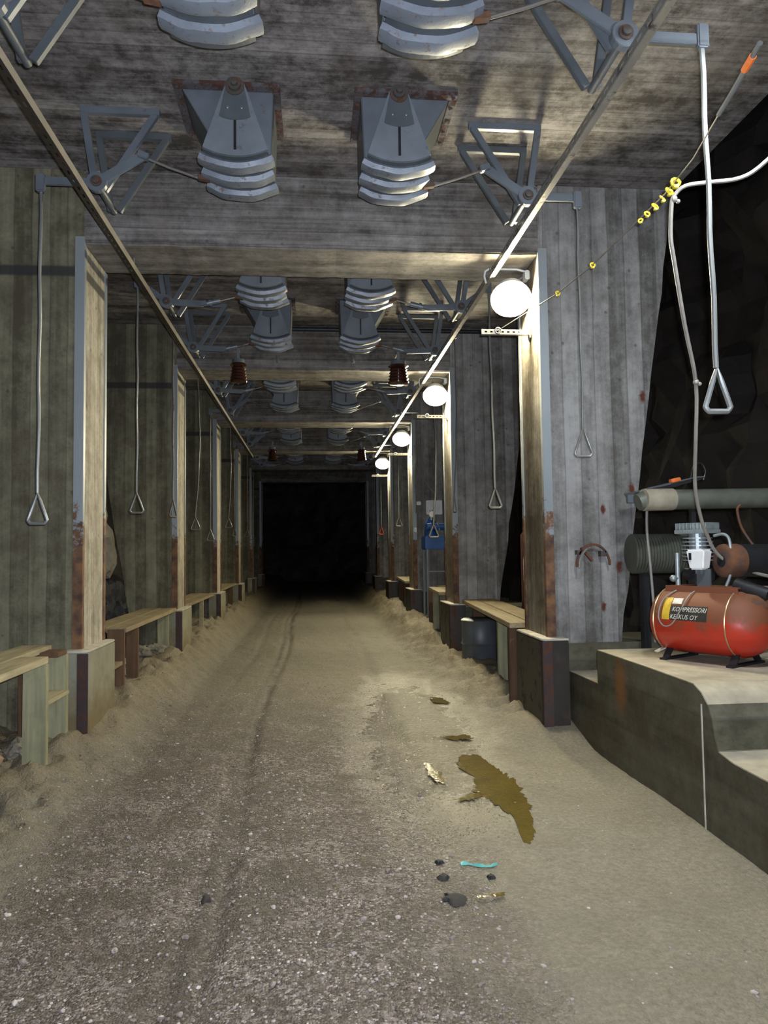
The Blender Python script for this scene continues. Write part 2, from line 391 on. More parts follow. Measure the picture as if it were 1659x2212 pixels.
# ------------------------------------------------------------------ setting
Y0, BAY, T = 6.60, 4.4737, .70
XL, XR, ZS, ZC = -1.98, 2.115, 4.39, 5.06
def sstep(a, b, x): t = max(0, min(1, (x-a)/(b-a))); return t*t*(3-2*t)
def lerp_tab(tab, y):
    if y <= tab[0][0]: return tab[0][1]
    for (a, p), (b, q) in zip(tab, tab[1:]):
        if y <= b: return p+(q-p)*(y-a)/(b-a)
    return tab[-1][1]
def fz(x, y):
    L = lerp_tab([(2, .05), (4.5, .1), (6.3, .19), (8, .28), (11, .32), (16, .36), (30, .4)], y)
    R = lerp_tab([(3, -.02), (6.0, 0), (6.6, .13), (9, .15), (11, .19), (14.5, .36), (30, .42)], y)
    z = 0
    if x < 0:
        k = sstep(-1.35, -1.98, x); z += L*k; z += k*.10*noise.fractal(Vector((x*3.2, y*2.6, 0)), .8, 2, 5)
        z += sstep(-1.1, -1.7, x)*.03*noise.noise(Vector((x*7, y*5, 3)))
    else:
        k = sstep(1.45, 2.05, x); z += R*k
        if y > 7: z += k*.10*noise.fractal(Vector((x*3.2, y*2.6, 5)), .8, 2, 5)+sstep(1.2, 1.8, x)*.035*noise.noise(Vector((x*7, y*5, 3)))
    # wheel ruts
    for rx, d in ((-.5, .05), (-.62, .02), (.78, .02), (-1.0, .014), (1.35, .014)):
        q = (x-rx-.05*math.sin(y*.6)); z -= d*math.exp(-(q/(.05 if rx < 0 else .08))**2)*(.6+.6*noise.noise(Vector((rx, y*1.3, 9))))
    z += .022*noise.noise(Vector((x*1.1, y*.7, 1)))+.010*noise.noise(Vector((x*4, y*3, 2)))+.005*noise.noise(Vector((x*14, y*11, 7)))
    # pothole heap far down the roadway
    z += .10*math.exp(-(((x-.4)/.55)**2+((y-24)/1.1)**2))*(1+.8*noise.noise(Vector((x*6, y*4, 0))))
    z += .03*math.exp(-(((x-.02)/.25)**2+((y-16.6)/.5)**2))
    return z
mb = MB(); ys = []; y = -1.5
while y < 46: ys.append(y); y += max(.03, abs(y)*.0075)
xs = [-4.6+i*9.6/330 for i in range(331)]
mb.sheet([[(x, y, fz(x, y)) for x in xs] for y in ys])
struct(mb.build('floor', 'floor', smooth=True), 'gravel and damp sand roadway of the tunnel')
mb = MB(); mb.box(-3.42, 3.45, -1.6, Y0+5*BAY+T, ZC, ZC+.35)
struct(mb.build('ceiling', 'ceil'), 'board-marked concrete ceiling carrying the chutes')

def rocky(xf, name, mat, seed, y0=-2, y1=48, z0=-.4, z1=8.5, st=.28):
    mb = MB(); ny = int((y1-y0)/st); nz = int((z1-z0)/st); rows = []
    for i in range(ny+1):
        r = []
        for j in range(nz+1):
            y = y0+i*st; z = z0+j*st
            v = Vector((y*.55, z*.7, seed)); d = noise.fractal(v, 1, 2, 4)*.55+noise.cell(Vector((y*.9+seed, z*.9, seed)))*.28
            r.append((xf(y, z)+d, y, z))
        rows.append(r)
    mb.sheet(rows); return struct(mb.build(name, mat))
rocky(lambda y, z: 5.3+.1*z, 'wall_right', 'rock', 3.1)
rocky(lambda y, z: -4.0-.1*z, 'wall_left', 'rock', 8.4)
mb = MB(); rows = []
for i in range(30):
    r = []
    for j in range(30):
        x = -5+i*.38; z = -.5+j*.33
        r.append((x, 44+noise.fractal(Vector((x*.5, z*.5, 2)), 1, 2, 4)*1.6-abs(x)*.3, z))
    rows.append(r)
mb.sheet(rows); struct(mb.build('wall_back', rock_mat('far_bedrock', (.17, .13, .10))), 'dark rock face closing the end of the tunnel')
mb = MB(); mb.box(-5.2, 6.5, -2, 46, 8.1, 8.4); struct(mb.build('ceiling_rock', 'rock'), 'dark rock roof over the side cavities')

def zig(n, a, b, amp, seed):   # slightly ragged edge between two (x,z) points
    out = []
    for i in range(n+1):
        t = i/n; out.append((a[0]+(b[0]-a[0])*t+(amp*noise.noise(Vector((t*n*.9, seed, 0))) if 0 < i < n else 0), a[1]+(b[1]-a[1])*t))
    return out
for k in range(-1, 6):
    y = Y0+k*BAY
    mb = MB(); n = 24; low = [(XL+(XR-XL)*i/n, ZS+.012*noise.noise(Vector((i*.9, k*3.3, 0)))) for i in range(n+1)]
    mb.prism([(-3.3, ZS), *low, (3.4, ZS), (3.4, ZC), (-3.3, ZC)][1:-3]+[(XR, ZC-.002), (XL, ZC-.002)], y, y+T)
    if k == 0: lab = 'thick concrete beam across the roadway in front, nearest of the row'
    else: lab = 'concrete beam across the roadway, %s one back from the viewer' % ORD[max(k, 0)]
    o = mb.build('trim_%d' % (k+2), 'beam', origin=(0, y, ZS), bevel=.012); struct(o, lab)
    for side in (-1, 1):
        xi = XL if side < 0 else XR
        # pier: wide fin tapering outward with height, its end face is the tunnel side
        out_b, out_t = (-2.62, -3.34) if side < 0 else (2.76, 3.44)
        edge = zig(18, (out_b, .55), (out_t, ZC-.004), .035, k*2.2+side)
        mb = MB(); mb.prism([(xi, -.3), (out_b, -.3)]+edge+[(xi, ZC-.004)], y, y+T)
        bm = mb.bm; bm.normal_update()
        o = mb.build('concrete_pier', ['finL' if side < 0 else 'finR', 'end' if side < 0 else 'endR'], origin=(xi, y, 0), bevel=.008)
        for p in o.data.polygons:
            if abs(p.normal.x) > .9 and abs(p.center.x) < .05: p.material_index = 1
        where = 'left' if side < 0 else 'right'
        struct(o, 'tapered board-marked concrete pier on the %s, %s from the viewer' % (where, ORD[max(k, 0)]))
        if k < 0: continue
        # steel corner guards
        for (ya, yb, yc) in ((y-.012, y+.05, y-.014), (y+T+.012, y+T-.05, y+T+.014)):
            mb = MB(); g = .012*side; wv = .07
            mb.prism([(xi-g, ya), (xi+wv*side, ya), (xi+wv*side, (ya+.012 if ya < yb else ya-.012)), (xi, (ya+.012 if ya < yb else ya-.012)), (xi, yb), (xi-g, yb)], .84, ZS+.06 if ya < yb else ZS-.01, axis='z')
            mb.build('corner_guard', 'guard', o, bevel=.003, label='steel angle, grey paint above and rust below' )
        # plinth
        pw = .105
        mb = MB(); a = xi-pw*side; b = xi+.14*side
        yf, yk = y-.14, y+T+.04
        r = .05
        pl = [(b, yf), (a+r*side, yf), (a+r*.3*side, yf+r*.3), (a, yf+r), (a, yk-r), (a+r*.3*side, yk-r*.3), (a+r*side, yk), (b, yk)]
        mb.prism(pl, -.25, .84, axis='z')
        p = mb.build('plinth', 'plinthL' if side < 0 else 'plinthR', o, bevel=.008, label='pale plinth at the foot' if side < 0 else 'dark steel-clad plinth at the foot')
        mb = MB(); mb.prism([(q[0], q[1]) for q in pl], .841, .858, axis='z'); mb.build('plinth_cap', 'plinthtop', p, bevel=.004)
        mb = MB(); mb.box(a-.0*side, a+.09*side, yf-.012, yf-.001, -.2, .835); mb.build('plinth_guard', 'darkrust', p, bevel=.003)
        # foundation behind the plinth
        mb = MB(); mb.box(xi+.15*side, xi+1.3*side, y-.03, y+T+.03, -.3, .80); mb.build('foundation', 'ledge' if side > 0 else 'finL', o, bevel=.01)

# ------------------------------------------------------------------ chutes (left one in the second row first)
def arc(cx, cz, r, a0, a1, n=12):   # angles from straight down
    return [(cx+r*math.sin(a0+(a1-a0)*i/n), cz-r*math.cos(a0+(a1-a0)*i/n)) for i in range(n+1)]
def make_chute(side):
    """side -1 left / +1 right; front flange at Y 5.27"""
    cx = -.53 if side < 0 else .655; s = side     # s points outward
    X = lambda q: cx+q*s
    root = thing('loading_chute', '', 'chute', (cx, 5.6, ZC), 'loading chutes under the ceiling')
    mb = MB()
    mb.box(X(-.32), X(.45), 5.26, 5.33, ZC-.035, ZC-.001); mb.box(X(-.32), X(-.26), 5.33, 5.96, ZC-.035, ZC-.001); mb.box(X(.39), X(.45), 5.33, 5.96, ZC-.035, ZC-.001); mb.box(X(-.26), X(.39), 5.90, 5.96, ZC-.035, ZC-.001)
    fl = mb.build('flange', 'flange', root, bevel=.004, label='rusty bolted flange')
    for (bx, by) in [(-.29, 5.42), (-.29, 5.56), (-.29, 5.72), (-.29, 5.88), (.42, 5.42), (.42, 5.58), (.42, 5.74), (.42, 5.9), (-.29, 5.295), (.42, 5.295), (.14, 5.295), (-.16, 5.295), (.28, 5.295)]:
        mb = MB(); mb.lathe((X(bx), by, ZC-.034), (0, 0, -1), [(0, .015), (.012, .015), (.016, .008)], 6); mb.build('bolt', 'bolt', fl)
    # fixed spout: a four-sided funnel, outer side slopes in
    zt, zb = ZC-.03, ZC-.50; mb = MB(); th = .008
    mb.quadbox([(X(-.245), 5.335, zb), (X(.11), 5.335, zb), (X(.11), 5.343, zb), (X(-.245), 5.343, zb), (X(-.262), 5.335, zt), (X(.385), 5.335, zt), (X(.385), 5.343, zt), (X(-.262), 5.343, zt)])
    mb.build('front_plate', 'paint', root); mb = MB()
    mb.quadbox([(X(-.245), 5.90, zb), (X(.11), 5.90, zb), (X(.11), 5.908, zb), (X(-.245), 5.908, zb), (X(-.262), 5.90, zt), (X(.385), 5.90, zt), (X(.385), 5.908, zt), (X(-.262), 5.908, zt)])
    mb.build('back_plate', 'paint', root)
    mb = MB()
    mb.quadbox([(X(.11), 5.343, zb), (X(.118), 5.343, zb), (X(.118), 5.90, zb), (X(.11), 5.90, zb), (X(.38), 5.343, zt), (X(.388), 5.343, zt), (X(.388), 5.90, zt), (X(.38), 5.90, zt)])
    mb.build('side_plate', 'paintdk', root)
    mb = MB()
    mb.quadbox([(X(-.253), 5.343, zb), (X(-.245), 5.343, zb), (X(-.245), 5.90, zb), (X(-.253), 5.90, zb), (X(-.27), 5.343, zt), (X(-.262), 5.343, zt), (X(-.262), 5.90, zt), (X(-.27), 5.90, zt)])
    mb.build('side_plate', 'paintdk', root)
    # swinging arc gate
    pz = ZC-.065; A = math.radians(27.5); gy = 5.235
    mb = MB(); pts = [(cx-.085, pz-.02), (cx-.065, pz+.03), (cx+.065, pz+.03), (cx+.085, pz-.02)]+arc(cx, pz, .50, A, -A, 12)
    mb.prism(pts, gy, gy+.012)
    g = mb.build('gate', 'paintlt', root, bevel=.002, label='swinging fan-shaped gate plate')
    mb = MB(); mb.prism([(cx-.07, pz-.01), (cx+.07, pz-.01)]+arc(cx, pz, .245, A*.98, -A*.98, 8), gy-.013, gy-.001); mb.build('hub_plate', 'paintdk', g, bevel=.003)
    for sx in (-.05, .05):
        mb = MB(); mb.lathe((cx+sx, gy-.013, pz-.16), (0, -1, 0), [(0, .012), (.01, .011), (.013, .005)], 6); mb.build('rivet', 'paint', g)
    mb = MB(); mb.box(cx-.009, cx+.009, gy-.014, gy-.001, pz-.46, pz-.25); mb.build('stiffener', 'dark', g)
    mb = MB(); mb.lathe((cx, gy-.001, pz), (0, -1, 0), [(0, .068), (.022, .068), (.022, .045), (.05, .045), (.05, .024), (.075, .024), (.078, .01)], 14)
    mb.build('pivot_bolt', 'bolt', g, smooth=True)
    # arc floor of the gate
    mb = MB(); rows = []
    for yy in (gy+.012, 5.93):
        rows.append([(x, yy, z) for x, z in arc(cx, pz, .50, -A, A, 12)]+[(x, yy, z) for x, z in arc(cx, pz, .507, A, -A, 12)])
    V = [[mb.bm.verts.new(p) for p in r] for r in rows]; nn = len(V[0])
    for i in range(nn): mb.bm.faces.new((V[0][i], V[0][(i+1) % nn], V[1][(i+1) % nn], V[1][i]))
    mb.bm.faces.new(V[0]); mb.bm.faces.new(V[1])
    mb.build('gate_floor', 'paintdk', g)
    rr = random.Random(3+side)
    for i, yc in enumerate((5.30, 5.51, 5.72)):
        mb = MB(); e = (.0, .015, -.02)[i]; a0, a1 = -A*(1.06+e), A*(1.06-e*2); n = 14; rows = []
        for j in range(n+1):
            a = a0+(a1-a0)*j/n; w = .0025*math.sin(j*1.1+i*2)+rr.uniform(-.002, .002)
            ring = []
            for (dr, dy) in ((.506, 0), (.528, -.018), (.562+w, -.005), (.570+w, .05), (.560+w, .098), (.506, .108)):
                ring.append((cx+dr*math.sin(a), yc+dy+w*.8, pz-dr*math.cos(a)))
            rows.append([mb.bm.verts.new(p) for p in ring])
        for j in range(n): mb.bridge(rows[j], rows[j+1])
        mb.bm.faces.new(rows[0]); mb.bm.faces.new(rows[-1][::-1])
        mb.build('gate_rib', 'rib', g, smooth=True, label='worn pale rib across the gate underside')
    # lug that takes the link rod
    mb = MB(); lx = X(.30); mb.bar((X(.22), 5.58, ZC-.575), (X(.31), 5.58, ZC-.56), .05, .035); mb.build('link_lug', 'rust', g, bevel=.004)
    return root
CH = {-1: make_chute(-1), 1: make_chute(1)}
CY = {}   # row -> shift in Y from row index 1
ROWS = [(k*BAY+(-1.83 if ab == 0 else 0)) for k in range(5) for ab in (0, 1)]
for s in (-1, 1):
    nm = 'left' if s < 0 else 'right'
    for i, dy in enumerate(ROWS):
        lab = 'grey steel loading chute, %s one of the %s row back from the viewer' % (nm, ORD[i])
        if i == 1: CH[s]['label'] = lab
        else:
            c = dup(CH[s], (0, dy, 0), lab)

# ------------------------------------------------------------------ bell crank linkages
def make_linkage(side, pose):
    m = (lambda x: x) if side < 0 else (lambda x: .125-x)
    ax, az = -1.58, 4.43
    root = thing('gate_linkage', '', 'lever', (m(ax), 5.8, ZC), 'bell crank linkages beside the chutes')
    for j, (yb, dx) in enumerate(((5.66, 0), (6.0, .02))):
        mb = MB(); t, w = .022, .05
        P = [(-1.70+dx, ZC-.03), (-1.17+dx, ZC-.03), (ax+dx+.015, az-.0), (ax+dx-.02, az)]
        mb.box(m(-1.73+dx), m(-1.14+dx), yb-.022, yb+.022, ZC-.052, ZC-.001)
        mb.bar((m(-1.705+dx), yb, ZC-.045), (m(ax+dx-.03), yb, az-.02), w, .04, (0, 1, 0)); mb.bar((m(-1.175+dx), yb, ZC-.045), (m(ax+dx+.03), yb, az-.02), w, .04, (0, 1, 0))
        mb.build('bracket', 'paint' if j == 0 else 'paintdk', root, bevel=.003, label='triangular steel bracket' if j == 0 else None)
    # the long pointed blade of the rear bracket
    mb = MB(); mb.cyl((m(ax), 5.53, az), (m(ax), 6.05, az), .026, 12); mb.build('shaft', 'paintdk', root, smooth=True)
    rot = math.radians(0 if pose == 1 else -36)
    def R(l, a): a += rot; return (m(ax+l*math.cos(a)), 5.575, az+l*math.sin(a))
    mb = MB(); h = R(0, 0)
    mb.cyl((h[0], 5.55, az), (h[0], 5.60, az), .075, 18); mb.bar(R(.03, math.radians(33)), R(.40, math.radians(33)), .07, .025, (0, 1, 0)); mb.bar(R(.03, PI), R(.41, PI), .06, .025, (0, 1, 0))
    bc = mb.build('bell_crank', 'paint', root, bevel=.003)
    mb = MB(); mb.lathe((h[0], 5.55, az), (0, -1, 0), [(0, .042), (.012, .042), (.012, .026), (.03, .026), (.034, .012)], 12); mb.build('pivot_bolt', 'bolt', bc, smooth=True)
    e = Vector(R(.39, math.radians(33))); lug = Vector((m(-.84), 5.58, ZC-.565)); d = (lug-e)
    mb = MB(); mb.bar(e-d*.06+Vector((0, -.02, 0)), e+d*.13+Vector((0, -.02, 0)), .06, .045); k = mb.build('clevis', 'paint', root, bevel=.006)
    if pose == 2:
        mb = MB(); mb.cyl(e-d*.05, e+d*.55, .028, 12); mb.cyl(e+d*.2, e+d*.28, .04, 12); mb.build('link_tube', 'paint', root, smooth=True)
    mb = MB(); mb.tube([e+d*.05, e+d*.5+Vector((0, 0, -.006)), lug], .011, 8); mb.build('link_rod', 'rodrust', root, smooth=True, label='thin rusty link rod')
    return root, R(.41, PI)
poses = {-1: [1, 1, 2, 2, 2, 1, 2, 1, 2, 2], 1: [1, 1, 2, 2, 2, 1, 2, 1, 2, 2]}
LK = {}; AE = {}
for s in (-1, 1):
    for p in (1, 2):
        LK[s, p], AE[s, p] = make_linkage(s, p)
used = set()
for s in (-1, 1):
    nm = 'left' if s < 0 else 'right'
    for i, dy in enumerate(ROWS):
        p = poses[s][i]; lab = 'bell crank linkage with two triangular brackets, %s side, beside the %s chute back' % (nm, ORD[i])
        if (s, p) not in used and False: pass
        dup(LK[s, p], (0, dy, 0), lab)
for r in LK.values():
    for g in [c2 for c in r.children for c2 in c.children]+list(r.children)+[r]: bpy.data.objects.remove(g)

# ------------------------------------------------------------------ pull handles
def pull_handle(x, y, ztop, zbot, w, lab, turn=0, red=False, bend=0, rad=.011, mat='rod', tri=.22, lean=0):
    root = thing('hanging_pull_rod', lab, 'pull rod', (x, y, ztop), 'hanging pull handles')
    mb = MB(); mb.box(x-.032, x+.032, y-.03, y+.012, ztop-.09, ztop+.045)
    mb.build('clevis', 'paint', root, bevel=.008)
    za = zbot+tri; n = 14; pts = []
    for i in range(n+1):
        t = i/n; z = ztop-.08+(za-ztop+.08)*t
        pts.append((x+lean*t+bend*math.sin(PI*t)*1.0+.004*math.sin(i*1.3), y, z))
    mb = MB(); mb.tube(pts, rad, 8); mb.build('rod', mat, root, smooth=True)
    xx = x+lean; c, s = math.cos(turn), math.sin(turn); P = []
    def add(a, b, k=5):
        for i in range(k): P.append(((a[0]+(b[0]-a[0])*i/k), (a[1]+(b[1]-a[1])*i/k)))
    h = w/2; q = .022
    for a, b in (((0, za), (-h+.004, zbot+q)), ((-h+.004, zbot+q), (-h+q, zbot)), ((-h+q, zbot), (h-q, zbot)), ((h-q, zbot), (h-.004, zbot+q)), ((h-.004, zbot+q), (0, za))): add(a, b, 3)
    mb = MB(); mb.tube([(xx+px*c, y+px*s, pz) for px, pz in P], rad*1.02, 8, closed=True)
    mb.build('handle', 'redpaint' if red else mat, root, smooth=True, label='triangular hand grip')
B = BAY
hl = [(-1.98, 5.59, 4.43, 1.89, .145, 'long pull rod with triangular grip hanging before the nearest left pier', dict(lean=-.0, rad=.012)),
 (-1.90, 3.77+B+.03, 4.68, 2.11, .15, 'pull handle hanging in the second left bay, nearer of its two', dict()),
 (-1.84, 10.05, 4.68, 2.15, .13, 'pull handle in front of the second left pier', dict(mat='rodrust', turn=.9)),
 (-1.92, 12.70, 4.68, 2.06, .16, 'bowed pull rod hanging in the third left bay', dict(bend=.05, lean=-.04)),
 (-1.96, 14.53, 4.43, 1.91, .14, 'pull handle before the third left pier', dict()),
 (-1.88, 17.18, 4.68, 2.25, .16, 'pull handle in the fourth left bay with a slight bow', dict(bend=.04, lean=-.03)),
 (-1.97, 19.0, 4.43, 2.1, .13, 'pull handle before the fourth left pier', dict(turn=.8, mat='rodrust')),
 (-1.88, 21.65, 4.68, 2.13, .15, 'pull handle in the fifth left bay', dict(mat='rodrust')),
 (-1.90, 23.5, 4.68, 2.1, .14, 'pull handle before the fifth left pier', dict())]
hr = [(2.15, 3.77, 4.47, 2.375, .15, 'thick white pull rod with triangular grip hanging nearest on the right', dict(rad=.0145, lean=.015, tri=.235)),
 (2.105, 5.59, 4.43, 2.37, .15, 'thin pull rod with triangular grip before the nearest right pier', dict(rad=.008)),
 (2.03, 8.24, 4.68, 2.13, .15, 'pale pull handle in the second right bay, nearer of its two', dict(rad=.013, lean=.03)),
 (1.98, 10.05, 4.68, 2.18, .13, 'thin pull handle turned edge-on before the second right pier', dict(rad=.007, mat='rodrust', turn=1.0, bend=.03, lean=-.04)),
 (2.10, 12.70, 4.68, 1.89, .17, 'curved pull handle in the third right bay in front of the blue machine', dict(rad=.014, bend=.05, lean=-.02)),
 (2.00, 17.18, 4.68, 2.24, .15, 'pull handle hanging in the fourth right bay', dict(rad=.012)),
 (2.08, 19.0, 4.43, 2.12, .12, 'rusty pull handle before the fourth right pier', dict(mat='rodrust', turn=1.0)),
 (2.00, 21.65, 4.68, 2.16, .14, 'pull handle with red grip in the fifth right bay', dict(red=True))]
for x, y, zt, zb, w_, lab, kw in hl+hr: pull_handle(x, y-.02, zt, zb, w_, lab, **kw)

# ------------------------------------------------------------------ slotted cable rails along the roadway
def rail(x, s, lab):
    z = 4.25; y0, y1 = .6, 20.4
    root = thing('slotted_rail', lab, 'rail', (x, y0, z), 'slotted rails under the beams')
    mb = MB(); fw = .055     # slotted flange made of two strips with bridges between the slots
    if s < 0:   # slotted flange lies flat, pale plain flange upright
        mb.box(x-fw, x-fw+.02, y0, y1, z-.003, z); mb.box(x-.02, x, y0, y1, z-.003, z); y = y0
        while y < y1-.1: mb.box(x-fw+.02, x-.02, y, y+.055, z-.003, z); y += .11
        mb.build('slotted_flange', 'plinthR', root)
        mb = MB(); mb.box(x-.004, x, y0, y1, z, z+.06); mb.build('flange', 'palerail', root, label='pale upright flange')
    else:
        mb.box(x-.003, x, y0, y1, z, z+.018); mb.box(x-.003, x, y0, y1, z+.037, z+.06); y = y0
        while y < y1-.1: mb.box(x-.003, x, y, y+.055, z+.018, z+.037); y += .11
        mb.box(x+.012, x+.014, y0, y1, z+.01, z+.05)
        mb.build('slotted_flange', 'galv', root)
        mb = MB(); mb.box(x, x+.045, y0, y1, z-.003, z); mb.build('flange', 'galv', root)
    for k in range(5):
        yy = Y0+k*BAY+.3
        if yy > y1: break
        xx = x+(-.02 if s < 0 else .02)
        mb = MB(); mb.cyl((xx, yy, z), (xx, yy, ZS+.02), .006, 8); mb.cyl((xx, yy, z+.03), (xx, yy, z+.05), .013, 6); mb.build('hanger', 'rod', root)
rail(-1.60, -1, 'slotted steel rail hung under the beams along the left side of the roadway')
rail(1.70, 1, 'slotted steel rail hung under the beams along the right side of the roadway')

# ------------------------------------------------------------------ lamps on the right piers
def make_lamp():
    y = Y0+.35; root = thing('globe_lamp', '', 'lamp', (XR, y, 4.12), 'globe lamps on the right piers')
    g = Vector((1.955, y, 4.115))
    mb = MB(); mb.ball(g, .148, 22); mb.build('globe', 'glass', root, smooth=True)  # globe enlarged so its shape carries the glare around the bulb
    d = Vector((.8, 0, .6)).normalized(); g = g+Vector((-.02, 0, 0))
    mb = MB(); d = Vector((.14, .66, .74)).normalized(); A = [math.radians(a) for a in range(90, -1, -6)]; mb.lathe(g, d, [(-.055, .195)]+[(.172*math.cos(a), .172*math.sin(a)) for a in A]+[(.215, .03), (.215, .02), (.164, .02)]+[(.162*math.cos(a), .162*math.sin(a)) for a in A[::-1][1:]]+[(-.055, .188)], 24)
    mb.build('hood', 'white', root, smooth=True)
    mb = MB(); mb.bar(g+d*.20, (XR, y, g.z+.22), .035, .02); mb.build('bracket', 'galv', root, bevel=.003)
    mb = MB(); mb.box(XR-.045, XR-.001, y-.06, y+.05, 4.27, 4.36); b = mb.build('junction_box', 'white', root, bevel=.008)
    mb = MB(); mb.tube([(XR-.03, y-.02, 4.355), (XR-.12, y-.02, 4.375), (1.72, y-.02, 4.372), (1.685, y-.02, 4.35), (1.675, y-.02, 4.30), (1.69, y-.02, 4.23)], .010, 8); mb.build('conduit', 'white', root, smooth=True)
    return root
lamp = make_lamp()
ptxt = ['nearest glowing globe lamp, on the first right pier', 'glowing globe lamp on the second right pier', 'glowing globe lamp on the third right pier', 'small far glowing globe lamp on the fourth right pier']
lamp['label'] = ptxt[0]
for k in (1, 2, 3): dup(lamp, (0, k*BAY, 0), ptxt[k])
def make_arm():
    y = Y0+.33; root = thing('channel_arm', '', 'bracket', (XR, y, 3.74), 'slotted channel arms below the lamps')
    mb = MB(); x0, x1, z = 1.63, XR+.0, 3.75
    mb.box(x0, x1, y-.022, y-.019, z-.024, z-.008); mb.box(x0, x1, y-.022, y-.019, z+.008, z+.024)
    x = x0
    while x < x1-.03: mb.box(x, x+.03, y-.022, y-.019, z-.008, z+.008); x += .055
    mb.box(x0, x1, y-.022, y+.02, z+.022, z+.025); mb.box(x0, x1, y-.022, y+.02, z-.025, z-.022)
    mb.build('channel', 'galv', root)
    mb = MB(); mb.box(XR-.014, XR-.002, y-.05, y+.05, z-.06, z+.06); mb.build('wall_plate', 'galv', root, bevel=.002)
    mb = MB(); mb.tube([(1.79+.028*math.cos(a*PI/6), y-.03, z+.01+.028*math.sin(a*PI/6)) for a in range(12)], .006, 6, closed=True); mb.build('eye_bolt', 'rod', root, smooth=True)
    return root
arm = make_arm(); at_ = ['nearest', 'second', 'third', 'fourth']
arm['label'] = 'slotted channel arm jutting from the first right pier below its lamp'
for k in (1, 2, 3): dup(arm, (0, k*BAY, 0), 'slotted channel arm jutting from the %s right pier below its lamp' % ORD[k])
# flood lamp over the head of the viewer's right, only its lower edge shows
root = thing('flood_lamp', 'bright rectangular flood lamp cut by the top right corner of the photo', 'lamp', (2.28, 3.25, 4.4))
mb = MB(); mb.quadbox([(2.10, 3.10, 4.290), (2.46, 3.10, 4.290), (2.46, 3.29, 4.325), (2.10, 3.29, 4.325), (2.10, 3.099, 4.296), (2.46, 3.099, 4.296), (2.46, 3.289, 4.331), (2.10, 3.289, 4.331)]); mb.build('lens', 'toplamp', root)
mb = MB(); mb.quadbox([(2.08, 3.085, 4.298), (2.48, 3.085, 4.298), (2.48, 3.31, 4.339), (2.08, 3.31, 4.339), (2.14, 3.08, 4.42), (2.42, 3.08, 4.42), (2.42, 3.25, 4.45), (2.14, 3.25, 4.45)]); mb.build('housing', 'white', root, bevel=.005)
mb = MB(); mb.bar((2.28, 3.1, 4.43), (2.28, Y0-BAY+T, 4.43), .03, .02); mb.build('mounting_bar', 'galv', root)

# emergency pull wire with yellow clips
wp = [(1.79, 6.91, 3.76), (2.0, 5.77, 3.73), (2.06, 5.17, 3.73), (2.085, 4.09, 3.735), (2.05, 3.7, 3.735), (1.91, 3.03, 3.73), (1.84, 2.71, 3.73)]
mb = MB(); mb.tube(wp[:5]+[(1.965, 3.3, 3.732)], .0045, 6); ro = thing('pull_wire', 'thin steel wire running from upper right to the nearest channel arm', 'wire', wp[3])
mb.build('wire', 'rope', ro, smooth=True)
mb = MB(); mb.tube([(1.965, 3.3, 3.732), (1.94, 3.17, 3.73), (1.90, 2.98, 3.73), (1.86, 2.8, 3.73)], .012, 8); mb.build('turnbuckle', 'rod', ro, smooth=True)
mb = MB(); mb.tube([(1.895, 2.97, 3.73), (1.878, 2.88, 3.73)], .0165, 8); mb.build('sleeve', 'orange', ro, smooth=True)
def clip(p, sc, lab, grp=None, ang=0):
    p = Vector(p); mb = MB()
    r = thing('wire_clip', lab, 'clip', p, grp)
    pts = [(p.x+sc*.9*math.cos(a*PI/5+ang), p.y+.004*math.sin(a), p.z+sc*.75*math.sin(a*PI/5)) for a in range(10)]
    mb.tube(pts, sc*.33, 6, closed=True); mb.build('ring', 'yellow', r, smooth=True)
    mb = MB(); mb.box(p.x-sc*.5, p.x+sc*.5, p.y-sc*.5, p.y+sc*.5, p.z-sc*1.3, p.z-sc*.6); mb.build('foot', 'yellow', r, bevel=sc*.1)
cl = [(2.082, 3.96, 3.737, .028), (2.080, 4.03, 3.72, .022), (2.079, 4.11, 3.715, .018), (2.075, 4.20, 3.71, .019), (2.066, 4.29, 3.705, .017), (2.060, 4.37, 3.70, .015)]
for i, (x, y, z, s_) in enumerate(cl):
    clip((x, y, z), s_, 'yellow plastic clip of the cluster on the pull wire, %s from its lit end' % ORD[i], 'yellow wire clips', i*.7)
clip((2.06, 5.17, 3.73), .020, 'single small yellow clip on the wire before the nearest right pier, higher one', 'yellow wire clips')
clip((2.0, 5.77, 3.73), .020, 'single yellow clip on the wire close to the nearest lamp, lower one', 'yellow wire clips')

# supply cable hanging over the wire, down to the compressor
cb = [(2.75, 3.6, 4.02), (2.54, 3.8, 3.80), (2.44, 3.9, 3.745), (2.30, 4.0, 3.765), (2.19, 4.05, 3.765), (2.135, 4.08, 3.72), (2.125, 4.1, 3.66), (2.14, 4.15, 3.5), (2.18, 4.2, 3.39), (2.34, 4.4, 3.05), (2.51, 4.6, 2.72), (2.575, 4.75, 2.37), (2.64, 4.9, 2.07), (2.73, 5.0, 1.85), (2.80, 5.05, 1.73), (2.88, 5.1, 1.62), (2.97, 5.1, 1.545), (3.14, 5.08, 1.47), (3.35, 5.1, 1.42), (3.7, 5.2, 1.38)]
def smoothpath(P, n=4):
    P = [Vector(p) for p in P]; out = []
    for i in range(len(P)-1):
        a, b, c, d = P[max(i-1, 0)], P[i], P[i+1], P[min(i+2, len(P)-1)]
        for j in range(n):
            t = j/n; out.append(.5*((2*b)+(-a+c)*t+(2*a-5*b+4*c-d)*t*t+(-a+3*b-3*c+d)*t**3))
    out.append(P[-1]); return out
mb = MB(); mb.tube(smoothpath(cb), .0125, 8); r = thing('supply_cable', 'grey cable looping over the pull wire and down to the red compressor', 'cable', cb[6]); mb.build('sheath', 'cable', r, smooth=True)
